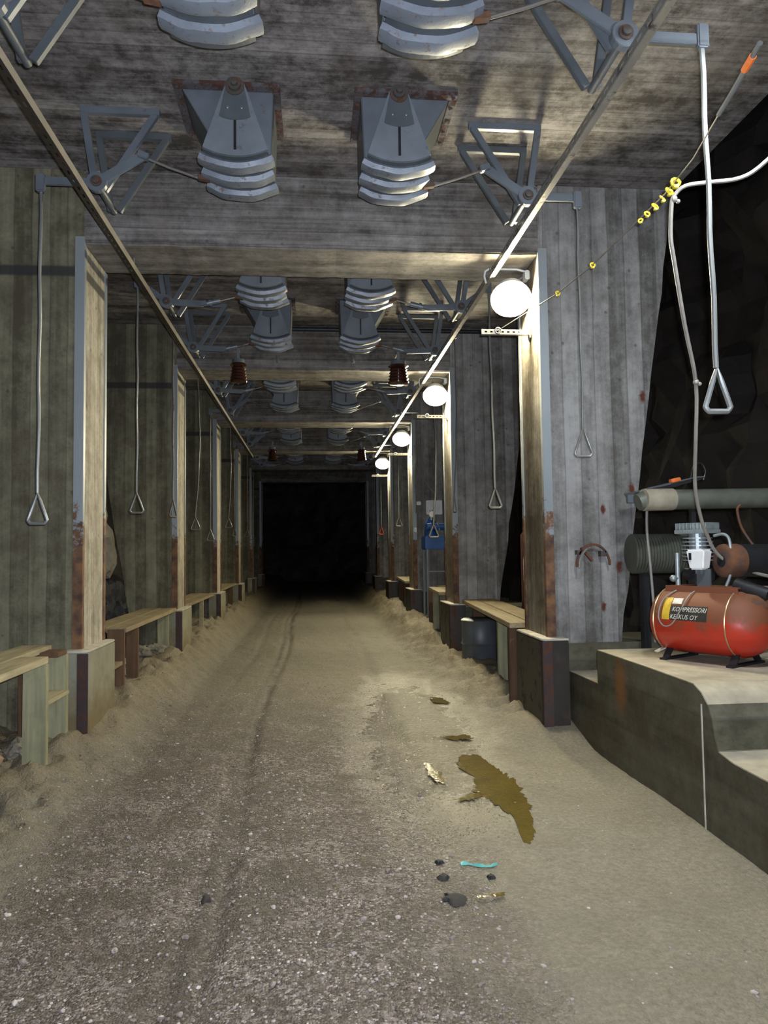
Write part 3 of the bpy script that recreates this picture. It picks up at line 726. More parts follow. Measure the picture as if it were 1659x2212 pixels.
for p in ((2.135, 4.085, 3.70), (2.505, 4.59, 2.73)):
    mb = MB(); mb.ball(p, .02, 8); mb.ball((p[0]+.025, p[1], p[2]-.012), .013, 8); mb.build('cable_tie', 'cable', r, smooth=True)

# ------------------------------------------------------------------ hanging ribbed signal lamps
def signal(x, y, z, s, lab):
    r = thing('hanging_signal_lamp', lab, 'lamp', (x, y, ZS+.3), 'ribbed red hanging lamps')
    mb = MB(); prof = [(0, .10*s), (.02, .12*s)]
    for i in range(5): prof += [(.05+.045*i, .085*s+.006*i), (.07+.045*i, .105*s+.006*i)]
    mb.lathe((x, y, z), (0, 0, -1), [(-t+.0, q) for t, q in [(0, 0)]]+prof+[(.27, .12*s), (.28, .09*s)], 18); mb.build('body', 'sigred', r, smooth=True, label='ribbed dark red shade')
    mb = MB(); mb.lathe((x, y, z+.07), (0, 0, -1), [(0, .05*s), (.01, .085*s), (.09, .088*s)], 16); mb.build('cap', 'paint', r, smooth=True)
    mb = MB(); mb.box(x-.02, x+.02, y-.01, y+.01, z+.06, z+.22); mb.build('strap', 'rod', r)
    mb = MB(); mb.bar((x, y, z+.2), (x, y+.45, z+.2), .03, .02); mb.build('mounting_bar', 'paintdk', r)
signal(-1.04, 10.62, 4.36, 1, 'dark red ribbed lamp hanging left of centre before the second beam')
signal(1.26, 10.62, 4.36, 1.25, 'dark red ribbed lamp hanging right of centre before the second beam')
signal(-1.04, 19.55, 4.36, 1, 'rusty ribbed lamp hanging left, far down the tunnel')
signal(1.30, 19.55, 4.36, 1, 'rusty ribbed lamp hanging right, far down the tunnel')
# dark pipe across the ceiling corner of the second bay
mb = MB(); mb.cyl((-.5, 11.0, ZC-.07), (3.2, 11.0, ZC-.07), .033, 12); o = mb.build('ceiling_pipe', 'dark', smooth=True, origin=(1, 11, ZC-.07)); tag(o, 'dark pipe running across the ceiling just before the second beam', 'pipe')
for x in (-.5, .62):
    mb = MB(); mb.cyl((x, 10.98, ZS+.12), (x, 11.08, ZS+.16), .02, 8); mb.cyl((x, 10.99, ZS+.09), (x, 10.99, ZS+.2), .022, 8)
    o = mb.build('beam_stud', 'rod', smooth=True, origin=(x, 11.08, ZS+.15)); tag(o, 'short pale steel stud on the second beam below the %s chute' % ('left' if x < 0 else 'right'), 'stud')
# black strip behind the thick pull rod

# ------------------------------------------------------------------ benches
def plank(mb, x0, x1, y0, y1, z, th=.045, skew=0, sag=0):
    n = 6
    for i in range(n):
        a, b = y0+(y1-y0)*i/n, y0+(y1-y0)*(i+1)/n; s0, s1 = skew*i/n, skew*(i+1)/n
        mb.quadbox([(x0+s0, a, z-th), (x1+s0, a, z-th), (x1+s1, b, z-th), (x0+s1, b, z-th), (x0+s0, a, z), (x1+s0, a, z), (x1+s1, b, z), (x0+s1, b, z)])
def bench(s, y0, y1, z, xi, lab, skew=0, legs=(), front=1.0, mat='woodL', width=.46, brown=False, startfull=False):
    root = thing('plank_bench', lab, 'bench', (xi, (y0+y1)/2, z), 'rough plank benches between the piers')
    X = lambda q: xi+q*s; L = y1-y0
    fy0, fy1 = (y0, y0+L*front) if not startfull else (y1-L*front, y1)
    mb = MB(); a, b = sorted((X(0), X(.21))); plank(mb, a, b, fy0, fy1, z, .05, skew); bmesh.ops.remove_doubles(mb.bm, verts=mb.bm.verts, dist=.0005); mb.build('seat_plank', mat, root, bevel=.004)
    mb = MB(); a, b = sorted((X(.215), X(width))); plank(mb, a, b, y0, y1, z+.004, .045, skew); bmesh.ops.remove_doubles(mb.bm, verts=mb.bm.verts, dist=.0005); mb.build('seat_plank', mat, root, bevel=.004)
    for (ly, w0, w1, m, tall) in legs:
        sk = skew*(ly-y0)/L; a, b = sorted((X(w0)+sk, X(w1)+sk)); zb = fz((a+b)/2, ly)-.12
        mb = MB(); mb.box(a, b, ly-.03, ly+.03, zb, z-.052+tall); mb.build('leg', m, root, bevel=.004)
    return root
r = bench(-1, 1.9, 6.44, .915, -1.95, 'pale plank bench at the left edge before the nearest left pier', front=.845, legs=[(5.72, .0, .165, 'woodLeg', 0), (6.26, .03, .17, 'woodLeg', 0), (6.26, .2, .4, 'woodDk', 0), (3.4, .0, .3, 'woodLeg', 0), (3.9, .1, .2, 'woodDk', 0)])
mb = MB(); mb.box(-2.13, -1.955, 5.75, 6.23, .55, .585); mb.build('shelf_board', 'woodL', r, bevel=.004)
mb = MB(); mb.box(-2.12, -1.98, 6.03, 6.25, .865, .905); mb.build('end_block', 'woodDk', r, bevel=.004, label='short dark brown block')
mb = MB(); mb.box(-2.16, -2.10, 4.75, 4.9, .60, .862); mb.build('cross_piece', 'woodL', r, bevel=.004)
r = bench(-1, 7.4, 11.0, .885, -1.97, 'dusty plank bench between the first and second left piers', front=.80, startfull=True, mat='woodR', legs=[(8.0, -.01, .16, 'woodDk', .05), (8.75, .02, .15, 'woodDk', 0), (9.6, .25, .4, 'woodDk', 0), (10.7, .05, .2, 'woodLeg', 0)])
mb = MB(); mb.box(-2.12, -1.97, 7.62, 7.98, .52, .56); mb.build('shelf_board', 'woodR', r, bevel=.004)
bench(-1, 11.9, 15.4, .86, -2.0, 'plank bench between the second and third left piers', mat='woodR', legs=[(12.4, .02, .06, 'woodL', 0), (14.0, .02, .09, 'woodL', 0), (12.9, .3, .42, 'woodDk', 0)])
bench(-1, 16.4, 19.9, .88, -2.02, 'far plank bench between the third and fourth left piers', mat='woodR', legs=[(17.0, .02, .12, 'woodDk', 0), (19.0, .02, .12, 'woodDk', 0)])
bench(1, 7.32, 11.0, .92, 1.95, 'single wide plank bench between the first and second right piers', skew=.26, mat='woodR', width=.50, legs=[(7.5, .02, .1, 'woodDk', 0), (8.6, .1, .22, 'woodLeg', 0), (10.6, .1, .25, 'woodDk', 0)])
bench(1, 11.85, 14.1, .99, 2.0, 'stepped plank bench between the second and third right piers', skew=.12, front=.8, mat='woodR', width=.55, legs=[(12.9, .02, .12, 'woodLeg', 0), (13.1, .16, .26, 'woodLeg', 0), (13.9, .05, .2, 'woodDk', 0)])
bench(1, 16.4, 19.9, .99, 2.02, 'far plank bench between the third and fourth right piers', skew=.2, mat='woodR', legs=[(17.0, .02, .12, 'woodDk', 0), (19.0, .02, .12, 'woodDk', 0)])
# blue drum under the right bench
mb = MB(); mb.lathe((2.30, 10.2, .05), (0, 0, 1), [(0, .24), (.02, .26), (.3, .26), (.32, .275), (.34, .26), (.62, .26), (.64, .27), (.66, .24)], 24); o = mb.build('drum', 'paintdk', smooth=True, origin=(2.30, 10.2, .05)); tag(o, 'dull grey-blue drum standing under the first right bench', 'drum')

# ------------------------------------------------------------------ ledge at the right with the compressor
XW = 2.29
mb = MB()
# profile along Y of the face, ragged broken corner
prof = [(1.2, .45), (3.3, .45), (3.95, .46), (4.10, .485), (4.135, .56), (4.16, .66), (4.20, .73), (4.27, .79), (4.36, .825), (4.9, .83), (5.90, .83), (5.905, .56), (7.35, .55)]
mb.prism([(1.2, -.4)]+prof+[(7.35, -.4)], XW, 4.4, axis='x')
o = mb.build('wall_ledge', ['ledge', 'ledgetop'], origin=(XW, 5, 0), bevel=.003); struct(o, 'stepped concrete ledge with a broken corner along the right side')
for p in o.data.polygons:
    if p.normal.z > .6: p.material_index = 1
mb = MB(); mb.box(XW-.006, XW-.0005, 4.262, 4.272, -.3, .72); mb.build('joint', 'plinthtop', o)
# ---- compressor
ay = Vector((.50, -.866, 0)); c0 = Vector((2.70, 5.42, 1.115)); rad = .236; zl = .83
K = thing('air_compressor', 'red portable air compressor with motor standing on the concrete ledge', 'compressor', (2.95, 5.2, zl))
side = Vector((ay.y, -ay.x, 0))      # faces the camera-left side
up = Vector((0, 0, 1))
mb = MB(); mb.lathe(c0, ay, [(-.13, .001), (-.128, .05), (-.115, .10), (-.09, .15), (-.05, .205), (-.01, .230), (0, rad), (.56, rad), (.59, .230), (.66, .20), (.72, .15), (.755, .07), (.76, .001)], 40)
tank = mb.build('tank', 'tank', K, smooth=True)
for t in (.0, .55):
    mb = MB(); pts = [c0+ay*t+side*math.cos(a*PI/16)*(rad+.002)+up*math.sin(a*PI/16)*(rad+.002) for a in range(32)]
    mb.tube(pts, .0055, 6, closed=True); mb.build('seam', 'brass', tank, smooth=True, label='brassy weld seam')
def cylpt(t, a, r=rad): return c0+ay*t+side*math.cos(a)*r+up*math.sin(a)*r
# sticker with the worn lettering
ang0, ang1 = math.radians(6), math.radians(48)
def patch(t0, t1, a0, a1, r, name, mat, n=8, par=tank):
    mb = MB(); mb.sheet([[cylpt(t0+(t1-t0)*j/6, a0+(a1-a0)*i/n, r) for j in range(7)] for i in range(n+1)]); return mb.build(name, mat, par, smooth=True)
M['stkblk'] = plain('sticker_black', (.03, .028, .022), .5, var=.5, sc=20); M['stkyel'] = plain('sticker_yellow', (.55, .36, .03), .5, var=.3, sc=20)
M['stktxt'] = plain('sticker_letters', (.62, .60, .52), .5, var=.2, sc=30)
patch(.13, .42, math.radians(4), math.radians(30), rad+.0015, 'sticker', 'stkblk'); patch(.07, .13, math.radians(4), math.radians(46), rad+.0015, 'sticker', 'stkyel')
patch(.135, .21, math.radians(33), math.radians(45), rad+.0015, 'sticker', 'stktxt')
def tank_text(txt, t0, a, size, wid, gaps=()):
    cu = bpy.data.curves.new('t', 'FONT'); cu.body = txt; cu.size = 1; cu.resolution_u = 2; cu.shear = .25
    ob = bpy.data.objects.new('t', cu); C.objects.link(ob); bpy.context.view_layer.update()
    me = bpy.data.meshes.new_from_object(ob); bpy.data.objects.remove(ob)
    mx = max(v.co.x for v in me.vertices); mb = MB(); mb.bm.from_mesh(me)
    for v in mb.bm.verts:
        x, y = v.co.x/mx*wid, v.co.y*size; v.co = cylpt(t0+x, a+y/rad, rad+.003)
    return mb.build('lettering', 'stktxt', tank, label='worn pale capital letters %s' % txt)
tank_text('KOMPRESSORI', .145, math.radians(19), .048, .27); tank_text('KESKUS OY', .135, math.radians(6), .046, .22)
# wire loop hanging over the tank
mb = MB(); mb.tube(smoothpath([cylpt(.27, 1.5, rad+.01), cylpt(.25, .9, rad+.012), cylpt(.22, .35, rad+.012), cylpt(.16, -.05, rad+.012), cylpt(.09, -.12, rad+.012), cylpt(.05, .15, rad+.012), cylpt(.06, .7, rad+.012), cylpt(.12, 1.2, rad+.01)]), .005, 6); mb.build('tube_loop', 'cable', K, smooth=True)
# feet
for t in (.05, .56):
    mb = MB()
    for sd in (-1, 1):
        a = c0+ay*t+side*sd*.09-up*.18; b = c0+ay*t+side*sd*.17; b.z = zl+.012; mb.bar(a, b, .05, .012)
    b0 = c0+ay*t+side*.21; b1 = c0+ay*t-side*.21; b0.z = b1.z = zl+.008; mb.bar(b0, b1, .05, .015); mb.build('foot', 'dark', K)
mb = MB(); q = cylpt(-.02, -1.1, rad+.01); mb.bar(q+Vector((-.05, 0, -.02)), q+Vector((.04, 0, .02)), .05, .006); mb.build('tag', 'stktxt', K)
# saddle plate
def obox(o, u, v, w_, lu, lv, lw):   # oriented box centred at o
    P = []
    for dw in (-1, 1):
        for du, dv in ((-1,-1), (1,-1), (1,1), (-1,1)): P.append(o+u*du*lu/2+v*dv*lv/2+w_*dw*lw/2)
    return P
top = c0.z+rad
mb = MB(); mb.quadbox(obox(c0+ay*.30+up*(rad+.012), ay, side, up, .56, .20, .012)); mb.quadbox(obox(c0+ay*.30+side*.10+up*(rad-.02), ay, side, up, .56, .01, .08)); mb.quadbox(obox(c0+ay*.30-side*.10+up*(rad-.02), ay, side, up, .56, .01, .08)); mb.build('saddle', 'tank', K, bevel=.003)
# pump
pc = c0+ay*.20+up*(rad+.03)-side*.05
mb = MB(); mb.lathe(pc, up, [(0, .075), (.03, .075), (.05, .06), (.12, .06), (.14, .05)], 18); mb.cyl(pc+up*.07-ay*.1, pc+up*.07+ay*.1, .05, 16); mb.build('crankcase', 'dark', K, smooth=True)
mb = MB()
for i in range(7): mb.cyl(pc+up*(.17+i*.027), pc+up*(.179+i*.027), .115-.004*abs(i-3), 22)
mb.cyl(pc+up*.13, pc+up*.37, .062, 18); pm = mb.build('pump_cylinder', 'alu', K, label='finned grey pump cylinder')
mb = MB(); mb.quadbox(obox(pc+up*.385, ay, side, up, .26, .19, .03))
for i in range(9): mb.quadbox(obox(pc+up*.425+ay*(-.12+.03*i), ay, side, up, .008, .18, .05))
mb.quadbox(obox(pc+up*.42+ay*.05, ay, side, up, .14, .12, .055)); mb.build('cylinder_head', 'alu', K, bevel=.003)
mb = MB(); h = pc+up*.35+ay*.13; mb.tube(smoothpath([h, h+ay*.08+up*.01, h+ay*.12-up*.05, h+ay*.12-up*.25, h+ay*.08-up*.36]), .011, 8); mb.build('delivery_pipe', 'alu', K, smooth=True)
# pressure switch (white cover) on a grey column
sp = c0+ay*.30+side*.10
s0 = Vector((sp.x, sp.y, 1.565))
mb = MB(); a = .066; b = .058
P = [s0+ay*dx*a+side*dy*b*.8-up*.075 for dx, dy in ((-.8,-1), (.8,-1), (.8,1), (-.8,1))]+[s0+ay*dx*a+side*dy*b+up*.07 for dx, dy in ((-1.1,-1), (1.1,-1), (1.1,1), (-1.1,1))]
mb.quadbox(P); sw = mb.build('pressure_switch', 'white', K, bevel=.012, label='white plastic pressure switch cover')
mb = MB(); mb.quadbox(obox(s0+side*b*1.0-ay*.035+up*.02, ay, side, up, .018, .006, .05)); mb.build('slot', 'dark', sw)
mb = MB(); mb.quadbox(obox(s0-up*.09-ay*.02, ay, side, up, .016, .016, .03)); mb.quadbox(obox(s0-up*.09+ay*.02, ay, side, up, .016, .016, .03)); mb.build('cable_gland', 'paint', sw)
mb = MB(); mb.quadbox(obox(Vector((sp.x, sp.y, 1.395))-side*.02+ay*.02, ay, side, up, .105, .02, .20)); mb.build('mounting_plate', 'paintdk', K, bevel=.003)
mb = MB(); mb.cyl(c0+ay*.06+up*rad, c0+ay*.06+up*(rad+.26), .018, 12); mb.ball(c0+ay*.06+side*.06+up*(rad+.07), .026, 10); mb.cyl(c0+ay*.06+up*(rad+.07), c0+ay*.06+side*.07+up*(rad+.07), .012, 8); mb.build('valve', 'alu', K, smooth=True)
# motor: rusty open drum, axis roughly across the picture
mo = Vector((2.935, 5.12, 1.55)); md = Vector((.97, .14, 0)).normalized(); 
mb = MB(); mb.lathe(mo, md, [(.03, .04), (0, .045), (-.0, .10), (.01, .118), (.02, .122), (.13, .122), (.14, .118)], 28); mo_ = mb.build('motor_cover', 'rust', K, smooth=True, label='rusty round motor end cover with a dark opening')
mb = MB(); mb.cyl(mo-md*.004, mo+md*.03, .043, 18); mb.build('opening', 'black', mo_)  # black disc painted in for the shade inside the opening
mb = MB(); mb.cyl(mo+md*.14, mo+md*.52, .118, 26); mb.build('motor', 'dark', K, smooth=True)
mb = MB(); mb.cyl(c0+ay*.52+side*.02+up*(rad+.035), c0+ay*.74+up*(rad-.035), .05, 16); mb.build('hose_stub', 'dark', K, smooth=True)
hb = Vector((3.14, 4.95, 1.36)); mb = MB(); mb.tube(smoothpath([hb, hb+Vector((.07, .0, .0)), hb+Vector((.10, 0, .03)), hb+Vector((.115, 0, .16)), hb+Vector((.15, 0, .25)), hb+Vector((.2, 0, .27)), hb+Vector((.4, .1, .25))]), .016, 10); mb.build('carry_handle', 'rodrust', K, smooth=True)
mb = MB(); dm = c0+ay*.62+up*.14; mb.lathe(dm-up*.02, up, [(0, .12), (.05, .115), (.08, .09), (.10, .03), (.102, .002)], 22); mb.build('end_boss', 'rust', K, smooth=True)

# things behind the compressor
mb = MB(); mb.tube([(2.70, 5.95, 2.03), (2.76, 5.95, 2.05), (4.9, 6.1, 2.08)], [.07, .085, .085], 20); o = mb.build('drain_pipe', 'pipe', smooth=True, origin=(3.5, 6.0, 2.05)); tag(o, 'pale green pipe lying level behind the compressor pump', 'pipe')
mb = MB(); mb.cyl((2.74, 5.93, 2.05), (3.0, 5.95, 2.055), .092, 20); b_ = MB();
q_ = mb.build('wrapping', 'ledgetop', o, smooth=True, label='torn pale wrapping at its end')
for (xx, y_) in ((3.2, 6.0), (4.5, 6.09)):
    mb = MB(); mb.box(xx-.02, xx+.02, y_-.02, y_+.02, .832, 1.99); mb.build('stand', 'dark', o)
r = thing('corrugated_duct', 'black corrugated duct lying behind and left of the compressor', 'duct', (3.0, 6.35, 1.4)); mb = MB(); prof = []
for i in range(22): prof += [(i*.026, .165), (i*.026+.013, .178)]
mb.lathe((2.83, 6.42, 1.60), (1, -.06, 0), prof, 26); mb.build('body', plain('ribbed_grey_green', (.075, .08, .06), .55), r, smooth=True)
mb = MB(); mb.cyl((3.40, 6.385, 1.60), (3.44, 6.383, 1.60), .195, 26); mb.build('end_ring', 'dark', r, smooth=True)
for xx in (2.95, 3.35):
    mb = MB(); mb.box(xx-.03, xx+.03, 6.38, 6.46, .56, 1.43); mb.build('stand', 'dark', r)
r = thing('sheet_metal_tray', 'dented grey sheet metal tray held out beside the nearest right pier', 'tray', (3.0, 6.3, 2.1)); mb = MB()
rows = []
for i in range(9):
    t = i/8; x = 2.78+.62*t; z = 2.10+.14*t
    rows.append([(x, 6.15+.05*j, z+.02*noise.noise(Vector((x*9, j, 0)))+(.03 if j in (0, 5) else 0)) for j in range(6)])
mb.sheet(rows); ob = mb.build('sheet', 'paintdk', r); md_ = ob.modifiers.new('thick', 'SOLIDIFY'); md_.thickness = .012
mb = MB(); mb.box(2.70, 3.0, 6.14, 6.18, 2.04, 2.11); mb.build('bracket', 'paint', r, bevel=.004)
mb = MB(); mb.tube(smoothpath([(3.30, 6.2, 2.24), (3.33, 6.2, 2.36), (3.40, 6.2, 2.39), (3.44, 6.2, 2.32), (3.42, 6.2, 2.24)]), .006, 6); mb.build('wire_loop', 'dark', r, smooth=True)
mb = MB(); mb.tube(smoothpath([(2.86, 6.12, 2.05), (2.85, 6.12, 1.8), (2.87, 6.12, 1.5), (2.89, 6.12, 1.1), (2.88, 6.1, .85)]), .012, 8); mb.build('cable', 'cable', r, smooth=True)
mb = MB(); mb.quadbox(obox(Vector((3.13, 6.15, 2.235)), Vector((.95, 0, .2)), Vector((0, 1, 0)), Vector((-.2, 0, .95)), .09, .06, .035)); o = mb.build('orange_clamp', 'orange', bevel=.006, origin=(3.13, 6.15, 2.215)); tag(o, 'small orange block on the sheet metal tray', 'clamp')
mb = MB(); mb.tube(smoothpath([(3.36, 5.55, 1.98), (3.33, 5.55, 1.94), (3.36, 5.55, 1.8), (3.42, 5.5, 1.66)]), .01, 6); o = mb.build('bent_rod', 'rust', smooth=True, origin=(3.36, 5.55, 1.8)); tag(o, 'thin bent rod behind the compressor motor', 'rod')
# curved rusty hooks fixed on the nearest right pier
r = thing('rusty_hook_bracket', 'pair of curved rusty steel hooks fixed on the nearest right pier', 'hook', (2.5, Y0, 1.6))
def harc(cx, cz, rx, rz, a0, a1, w_, y, n=16):
    mb = MB(); P = []
    for i in range(n+1):
        a = a0+(a1-a0)*i/n; P.append(((cx+rx*math.cos(a)), (cz+rz*math.sin(a))))
    Q = [(cx+(rx-w_)*math.cos(a0+(a1-a0)*i/n), cz+(rz-w_)*math.sin(a0+(a1-a0)*i/n)) for i in range(n, -1, -1)]
    return mb.prism(P+Q, y-.02, y)
harc(2.53, 1.50, .165, .20, PI*1.02, 0, .02, Y0-.05).build('hoop', 'rust', r, bevel=.003)
harc(2.50, 1.50, .125, .17, PI*1.05, PI*.45, .018, Y0-.10).build('hook', 'galv', r, bevel=.003)
mb = MB(); mb.bar((2.47, Y0-.06, 1.60), (2.42, Y0-.06, 1.66), .02, .04, (0, 1, 0)); mb.bar((2.47, Y0-.06, 1.60), (2.52, Y0-.06, 1.54), .02, .04, (0, 1, 0)); mb.build('lug', 'rust', r)
mb = MB(); mb.box(2.60, 2.65, Y0-.07, Y0-.0, 1.58, 1.63); mb.box(2.38, 2.42, Y0-.07, Y0, 1.60, 1.64); mb.build('anchor', 'bolt', r)

# second right bay: dark red tank and pale hose
r = thing('dark_red_tank', 'dark red tank half hidden behind the nearest right pier', 'tank', (3.1, 9.6, .2)); mb = MB(); mb.lathe((3.15, 9.7, .35), (0, 0, 1), [(0, .1), (.05, .35), (.1, .38), (1.5, .38), (1.6, .3), (1.65, .05)], 28); mb.build('shell', 'barrel', r, smooth=True)
mb = MB(); mb.cyl((3.15, 9.7, 1.95), (3.15, 9.7, 2.3), .08, 14); mb.box(2.8, 3.3, 9.3, 9.4, 2.2, 2.28); mb.build('top_fitting', 'barrel', r)
mb = MB(); mb.tube(smoothpath([(2.62, 8.7, 1.75), (2.52, 8.7, 1.6), (2.48, 8.6, 1.4), (2.49, 8.6, 1.2), (2.56, 8.6, 1.02), (2.62, 8.6, .95)]), .009, 8); o = mb.build('hose', 'white', smooth=True, origin=(2.48, 8.6, 1.4)); tag(o, 'thin pale hose hanging beside the dark red tank', 'hose')

# third right bay: blue machine, boxes and conduits
r = thing('blue_machine', 'blue machine on a grey stand in the third right bay', 'machine', (2.5, 14.4, .3)); mb = MB(); mb.box(2.16, 2.75, 14.2, 14.75, 1.68, 1.95); mb.build('housing', 'blue', r, bevel=.02)
mb = MB(); mb.lathe((2.30, 14.4, 1.95), (0, 0, 1), [(0, .12), (.06, .13), (.22, .12), (.30, .08), (.36, .05)], 18); mb.cyl((2.2, 14.25, 2.12), (2.55, 14.25, 2.12), .07, 14); mb.build('motor', 'blue', r, smooth=True)
mb = MB(); mb.lathe((2.30, 14.22, 2.36), (0, -1, 0), [(0, .06), (.02, .06), (.025, .05)], 16); mb.build('gauge', 'white', r)
mb = MB(); mb.cyl((2.30, 14.3, 2.25), (2.30, 14.3, 2.45), .03, 10); mb.cyl((2.40, 14.2, 2.2), (2.44, 14.2, 2.05), .015, 8); mb.build('fitting', 'alu', r, smooth=True)
for (x, y) in ((2.18, 14.22), (2.70, 14.22), (2.18, 14.7), (2.70, 14.7)):
    mb = MB(); mb.box(x, x+.035, y, y+.035, .2, 1.68); mb.build('leg', 'paint', r)
mb = MB(); mb.box(2.18, 2.72, 14.23, 14.25, 1.24, 1.27); mb.build('crossbar', 'paint', r)
fy = Y0+2*BAY
for (nm_, x0, x1, z0, z1, m, lab) in (('switch_box', 2.38, 2.72, 2.42, 2.72, 'white', 'pale grey cabinet on the third right pier above the blue machine'), ('switch_box', 2.18, 2.27, 2.62, 2.70, 'white', 'small white junction box at the foot of the conduits'), ('switch_box', 2.06+.06, 2.17, 2.05, 2.15, 'white', 'small white box on the corner of the third right pier')):
    mb = MB(); mb.box(x0, x1, fy-.10, fy-.002, z0, z1); o = mb.build(nm_, m, origin=((x0+x1)/2, fy, z0), bevel=.01); tag(o, lab, 'box', 'pale boxes on the third right pier')
for i, x in enumerate((2.17, 2.20, 2.24, 2.27, 2.31, 2.34)):
    mb = MB(); n = 8; mb.tube([(x+.01*math.sin(j*1.3+i), fy-.03, 2.45+.05*i+(3.9-2.45)*j/n) for j in range(n+1)], .009 if i else .016, 6); o = mb.build('conduit', 'cable', smooth=True, origin=(x, fy-.02, 3)); tag(o, 'vertical conduit on the third right pier, %s from the tunnel side' % ORD[i], 'conduit', 'conduits on the third right pier')
mb = MB(); mb.tube(smoothpath([(2.05, fy-.2, 3.74), (2.25, fy-.1, 3.3), (2.6, fy-.08, 2.8)]), .005, 6); o = mb.build('sagging_wire', 'rope', origin=(2.25, fy-.1, 3.3)); tag(o, 'thin wire sagging down toward the blue machine', 'wire')

# ------------------------------------------------------------------ rocks and litter
def rock(name, c, r, seed, mat, lab, cat='stone', sq=(1, 1, 1), group=None):
    bm = bmesh.new(); bmesh.ops.create_icosphere(bm, subdivisions=4, radius=1)
    for v in bm.verts:
        p = v.co.normalized(); d = 1+.35*noise.fractal(p*1.5+Vector((seed, 0, 0)), 1, 2, 3)+.18*noise.cell(p*2.2+Vector((seed, 3, 1)))
        v.co = Vector((p.x*sq[0], p.y*sq[1], p.z*sq[2]))*d*r+Vector(c)
    mb = MB(); mb.bm.free(); mb.bm = bm
    o = mb.build(name, mat, origin=c, smooth=False); return tag(o, lab, cat, group)
rock('rock', (-2.52, 5.55, .28), .24, 1.7, 'stone', 'orange-stained rock at the left edge under the near bench', sq=(1.15, 1, .9))
rock('rock', (-2.2, 5.9, .2), .10, 4.4, 'rockL', 'small pale stone beside the near bench leg', sq=(1, 1, .8))
rock('rock', (-3.13, 10.5, 1.9), .58, 9.4, 'rockL', 'pale bedrock lump bulging between the first and second left piers', sq=(.55, .7, 1.15))
rock('rock', (-2.85, 10.5, .85), .36, 2.4, 'black', 'black boulder below the pale rock behind the second bench', sq=(.8, .7, 1.25))
for i in range(9):
    x, y = -2.35+.25*rnd.random(), 7.9+i*.33; rock('rock', (x, y, fz(x, y)+.02), .10+.06*rnd.random(), 20+i, 'rockL', 'lump of broken stone heaped under the second left bench, %s from its near end' % ORD[i], sq=(1, 1.1, .7), group='stones under the second left bench')
def puddle(name, poly, lab, seed=0):
    mb = MB(); n = len(poly); cx = sum(p[0] for p in poly)/n; cy = sum(p[1] for p in poly)/n; out = []
    for i in range(n):
        a, b = poly[i], poly[(i+1) % n]
        for j in range(14):
            t = j/14; x = a[0]+(b[0]-a[0])*t; y = a[1]+(b[1]-a[1])*t
            k = .03*noise.noise(Vector((x*14, y*14, seed)))+.03*noise.noise(Vector((x*37, y*37, seed)))
            d = Vector((x-cx, y-cy, 0)).normalized(); out.append((x+d.x*k*1.6, y+d.y*k*1.6))
    def pz(x, y): return sum(fz(x+dx*.12, y+dy*.25) for dx in (-1, 0, 1) for dy in (-1, 0, 1))/9+.006
    V = [mb.bm.verts.new((x, y, pz(x, y))) for x, y in out]; m = len(V); f = mb.bm.faces.new(V)
    bmesh.ops.triangulate(mb.bm, faces=[f]); bmesh.ops.subdivide_edges(mb.bm, edges=mb.bm.edges, cuts=2)
    z0 = pz(cx, cy)+.004
    for v in mb.bm.verts: v.co.z = pz(v.co.x, v.co.y) if seed == 0 else z0
    o = mb.build(name, 'puddle', origin=(cx, cy, .0), smooth=True); return tag(o, lab, 'puddle', 'puddles')
puddle('puddle', [(1.14, 5.93), (1.30, 5.95), (1.37, 5.5), (1.42, 5.25), (1.38, 4.8), (1.30, 4.45), (1.22, 4.17), (1.17, 4.2), (1.22, 4.6), (1.15, 4.85), (1.08, 5.1), (1.15, 5.4), (1.08, 5.65)], 'long olive brown puddle on the right half of the roadway')
puddle('puddle', [(1.12, 6.55), (1.34, 6.62), (1.37, 6.48), (1.22, 6.42)], 'narrow puddle just beyond the long one', 3)
puddle('puddle', [(.84, 5.85), (.90, 5.82), (.89, 5.6), (.93, 5.45), (.92, 5.3), (.86, 5.3), (.85, 5.5)], 'small puddle left of the long one', 5)
puddle('puddle', [(1.28, 8.35), (1.4, 8.3), (1.46, 8.0), (1.40, 7.95), (1.30, 8.05)], 'small wet patch between the nearest two pedestals', 8)
puddle('puddle', [(.76, 3.60), (.9, 3.61), (.91, 3.58), (.78, 3.57)], 'tiny brown wet streak beside the dark patch near the viewer', 11)
puddle('puddle', [(1.0, 5.0), (1.1, 5.05), (1.12, 4.96), (1.03, 4.9), (.92, 4.93)], 'thin wet link beside the near end of the long puddle', 14)
M['oil'] = plain('oily_black', (.012, .012, .015), .75, 0, .3, 60, .5)
def splat(x, y, r, seed, lab, mat='oil', cat='stain', h=.012, grp='dark patches on the floor'):
    mb = MB(); n = 26; P = []
    for i in range(n):
        a = 2*PI*i/n; k = r*(1+.8*noise.noise(Vector((math.cos(a)*1.1, math.sin(a)*1.1, seed+.4)))+.15*noise.noise(Vector((math.cos(a)*3, math.sin(a)*3, seed+.2)))); P.append((x+k*math.cos(a), y+1.25*k*math.sin(a)))
    V = [mb.bm.verts.new((px, py, fz(px, py)+.003)) for px, py in P]; W = [mb.bm.verts.new((x+(px-x)*.6, y+(py-y)*.6, fz(x+(px-x)*.6, y+(py-y)*.6)+.003+h)) for px, py in P]; c = mb.bm.verts.new((x, y, fz(x, y)+h+.003))
    for i in range(n): j = (i+1) % n; mb.bm.faces.new((V[i], V[j], W[j], W[i])); mb.bm.faces.new((W[i], W[j], c))
    o = mb.build('dark_patch', mat, origin=(x, y, 0), smooth=True); tag(o, lab, cat, grp)
splat(.64, 3.58, .055, 1, 'largest glossy black patch on the gravel near the viewer')
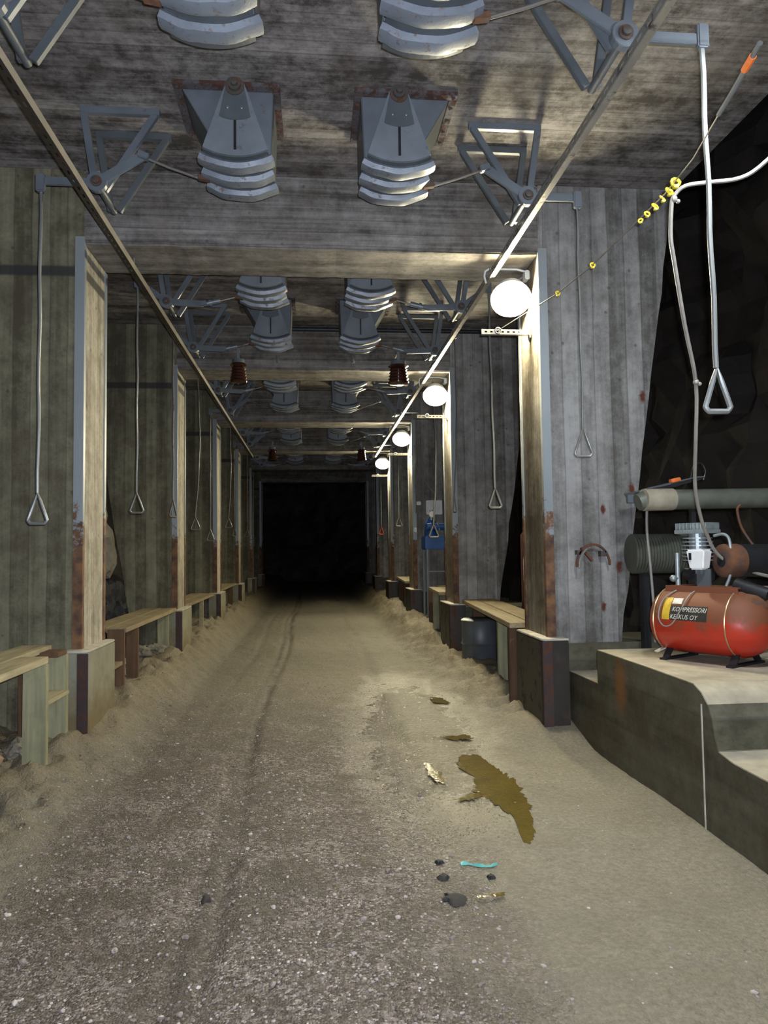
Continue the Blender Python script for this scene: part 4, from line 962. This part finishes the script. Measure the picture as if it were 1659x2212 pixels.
splat(.645, 3.80, .028, 2, 'small black patch just beyond the largest one'); splat(.65, 3.98, .022, 7, 'faint small dark patch, farthest of the short row')
splat(.88, 3.79, .020, 4, 'small dark patch near the turquoise scrap'); splat(-.53, 3.75, .03, 6, 'dark clod in the left wheel rut')
mb = MB(); rows = []
for i in range(10):
    t = i/9; x = .76+.19*t; y = 3.96-.05*t+.02*math.sin(t*7); wv = .014*(1-.6*t)+.004*math.sin(i*2)
    rows.append([(x, y-wv, fz(x, y)+.004), (x, y, fz(x, y)+.014+.006*math.sin(i*1.7)), (x, y+wv, fz(x, y)+.006)])
mb.sheet(rows); o = mb.build('plastic_scrap', plain('turquoise_plastic', (.13, .40, .35), .3), origin=(.85, 3.94, .0)); tag(o, 'torn strip of turquoise plastic lying on the sand', 'scrap'); q = o.modifiers.new('t', 'SOLIDIFY'); q.thickness = .002
# loose pebbles strewn in the gravel (uncountable)
base = bmesh.new(); bmesh.ops.create_icosphere(base, subdivisions=1, radius=1); bv = [v.co.copy() for v in base.verts]; bf = [[v.index for v in f.verts] for f in base.faces]; base.free()
vs, fs = [], []
for i in range(9000):
    y = 2.2+(9.5-2.2)*rnd.random()**1.6; x = rnd.uniform(-1.85, 1.8)
    if x > .75+.35*noise.noise(Vector((y, 0, 0))) and rnd.random() < .93: continue
    r = rnd.uniform(.0035, .009)*(1 if rnd.random() < .93 else 1.8); z = fz(x, y)+r*.15; a = rnd.random()*6
    sx, sy, sz = r*rnd.uniform(.8, 1.4), r*rnd.uniform(.7, 1.1), r*rnd.uniform(.45, .8); k = len(vs); ca, sa = math.cos(a), math.sin(a)
    for v in bv:
        px, py = v.x*sx, v.y*sy; vs.append((x+px*ca-py*sa, y+px*sa+py*ca, z+v.z*sz))
    fs += [[k+j for j in f] for f in bf]
me = bpy.data.meshes.new('loose_pebbles'); me.from_pydata(vs, [], fs); me.materials.append(M['pebble']); o = bpy.data.objects.new('loose_pebbles', me); C.objects.link(o)
tag(o, 'loose pebbles strewn over the gravel roadway', 'gravel', kind='stuff')
for o in list(bpy.data.objects):
    if '_o' in o: del o['_o']
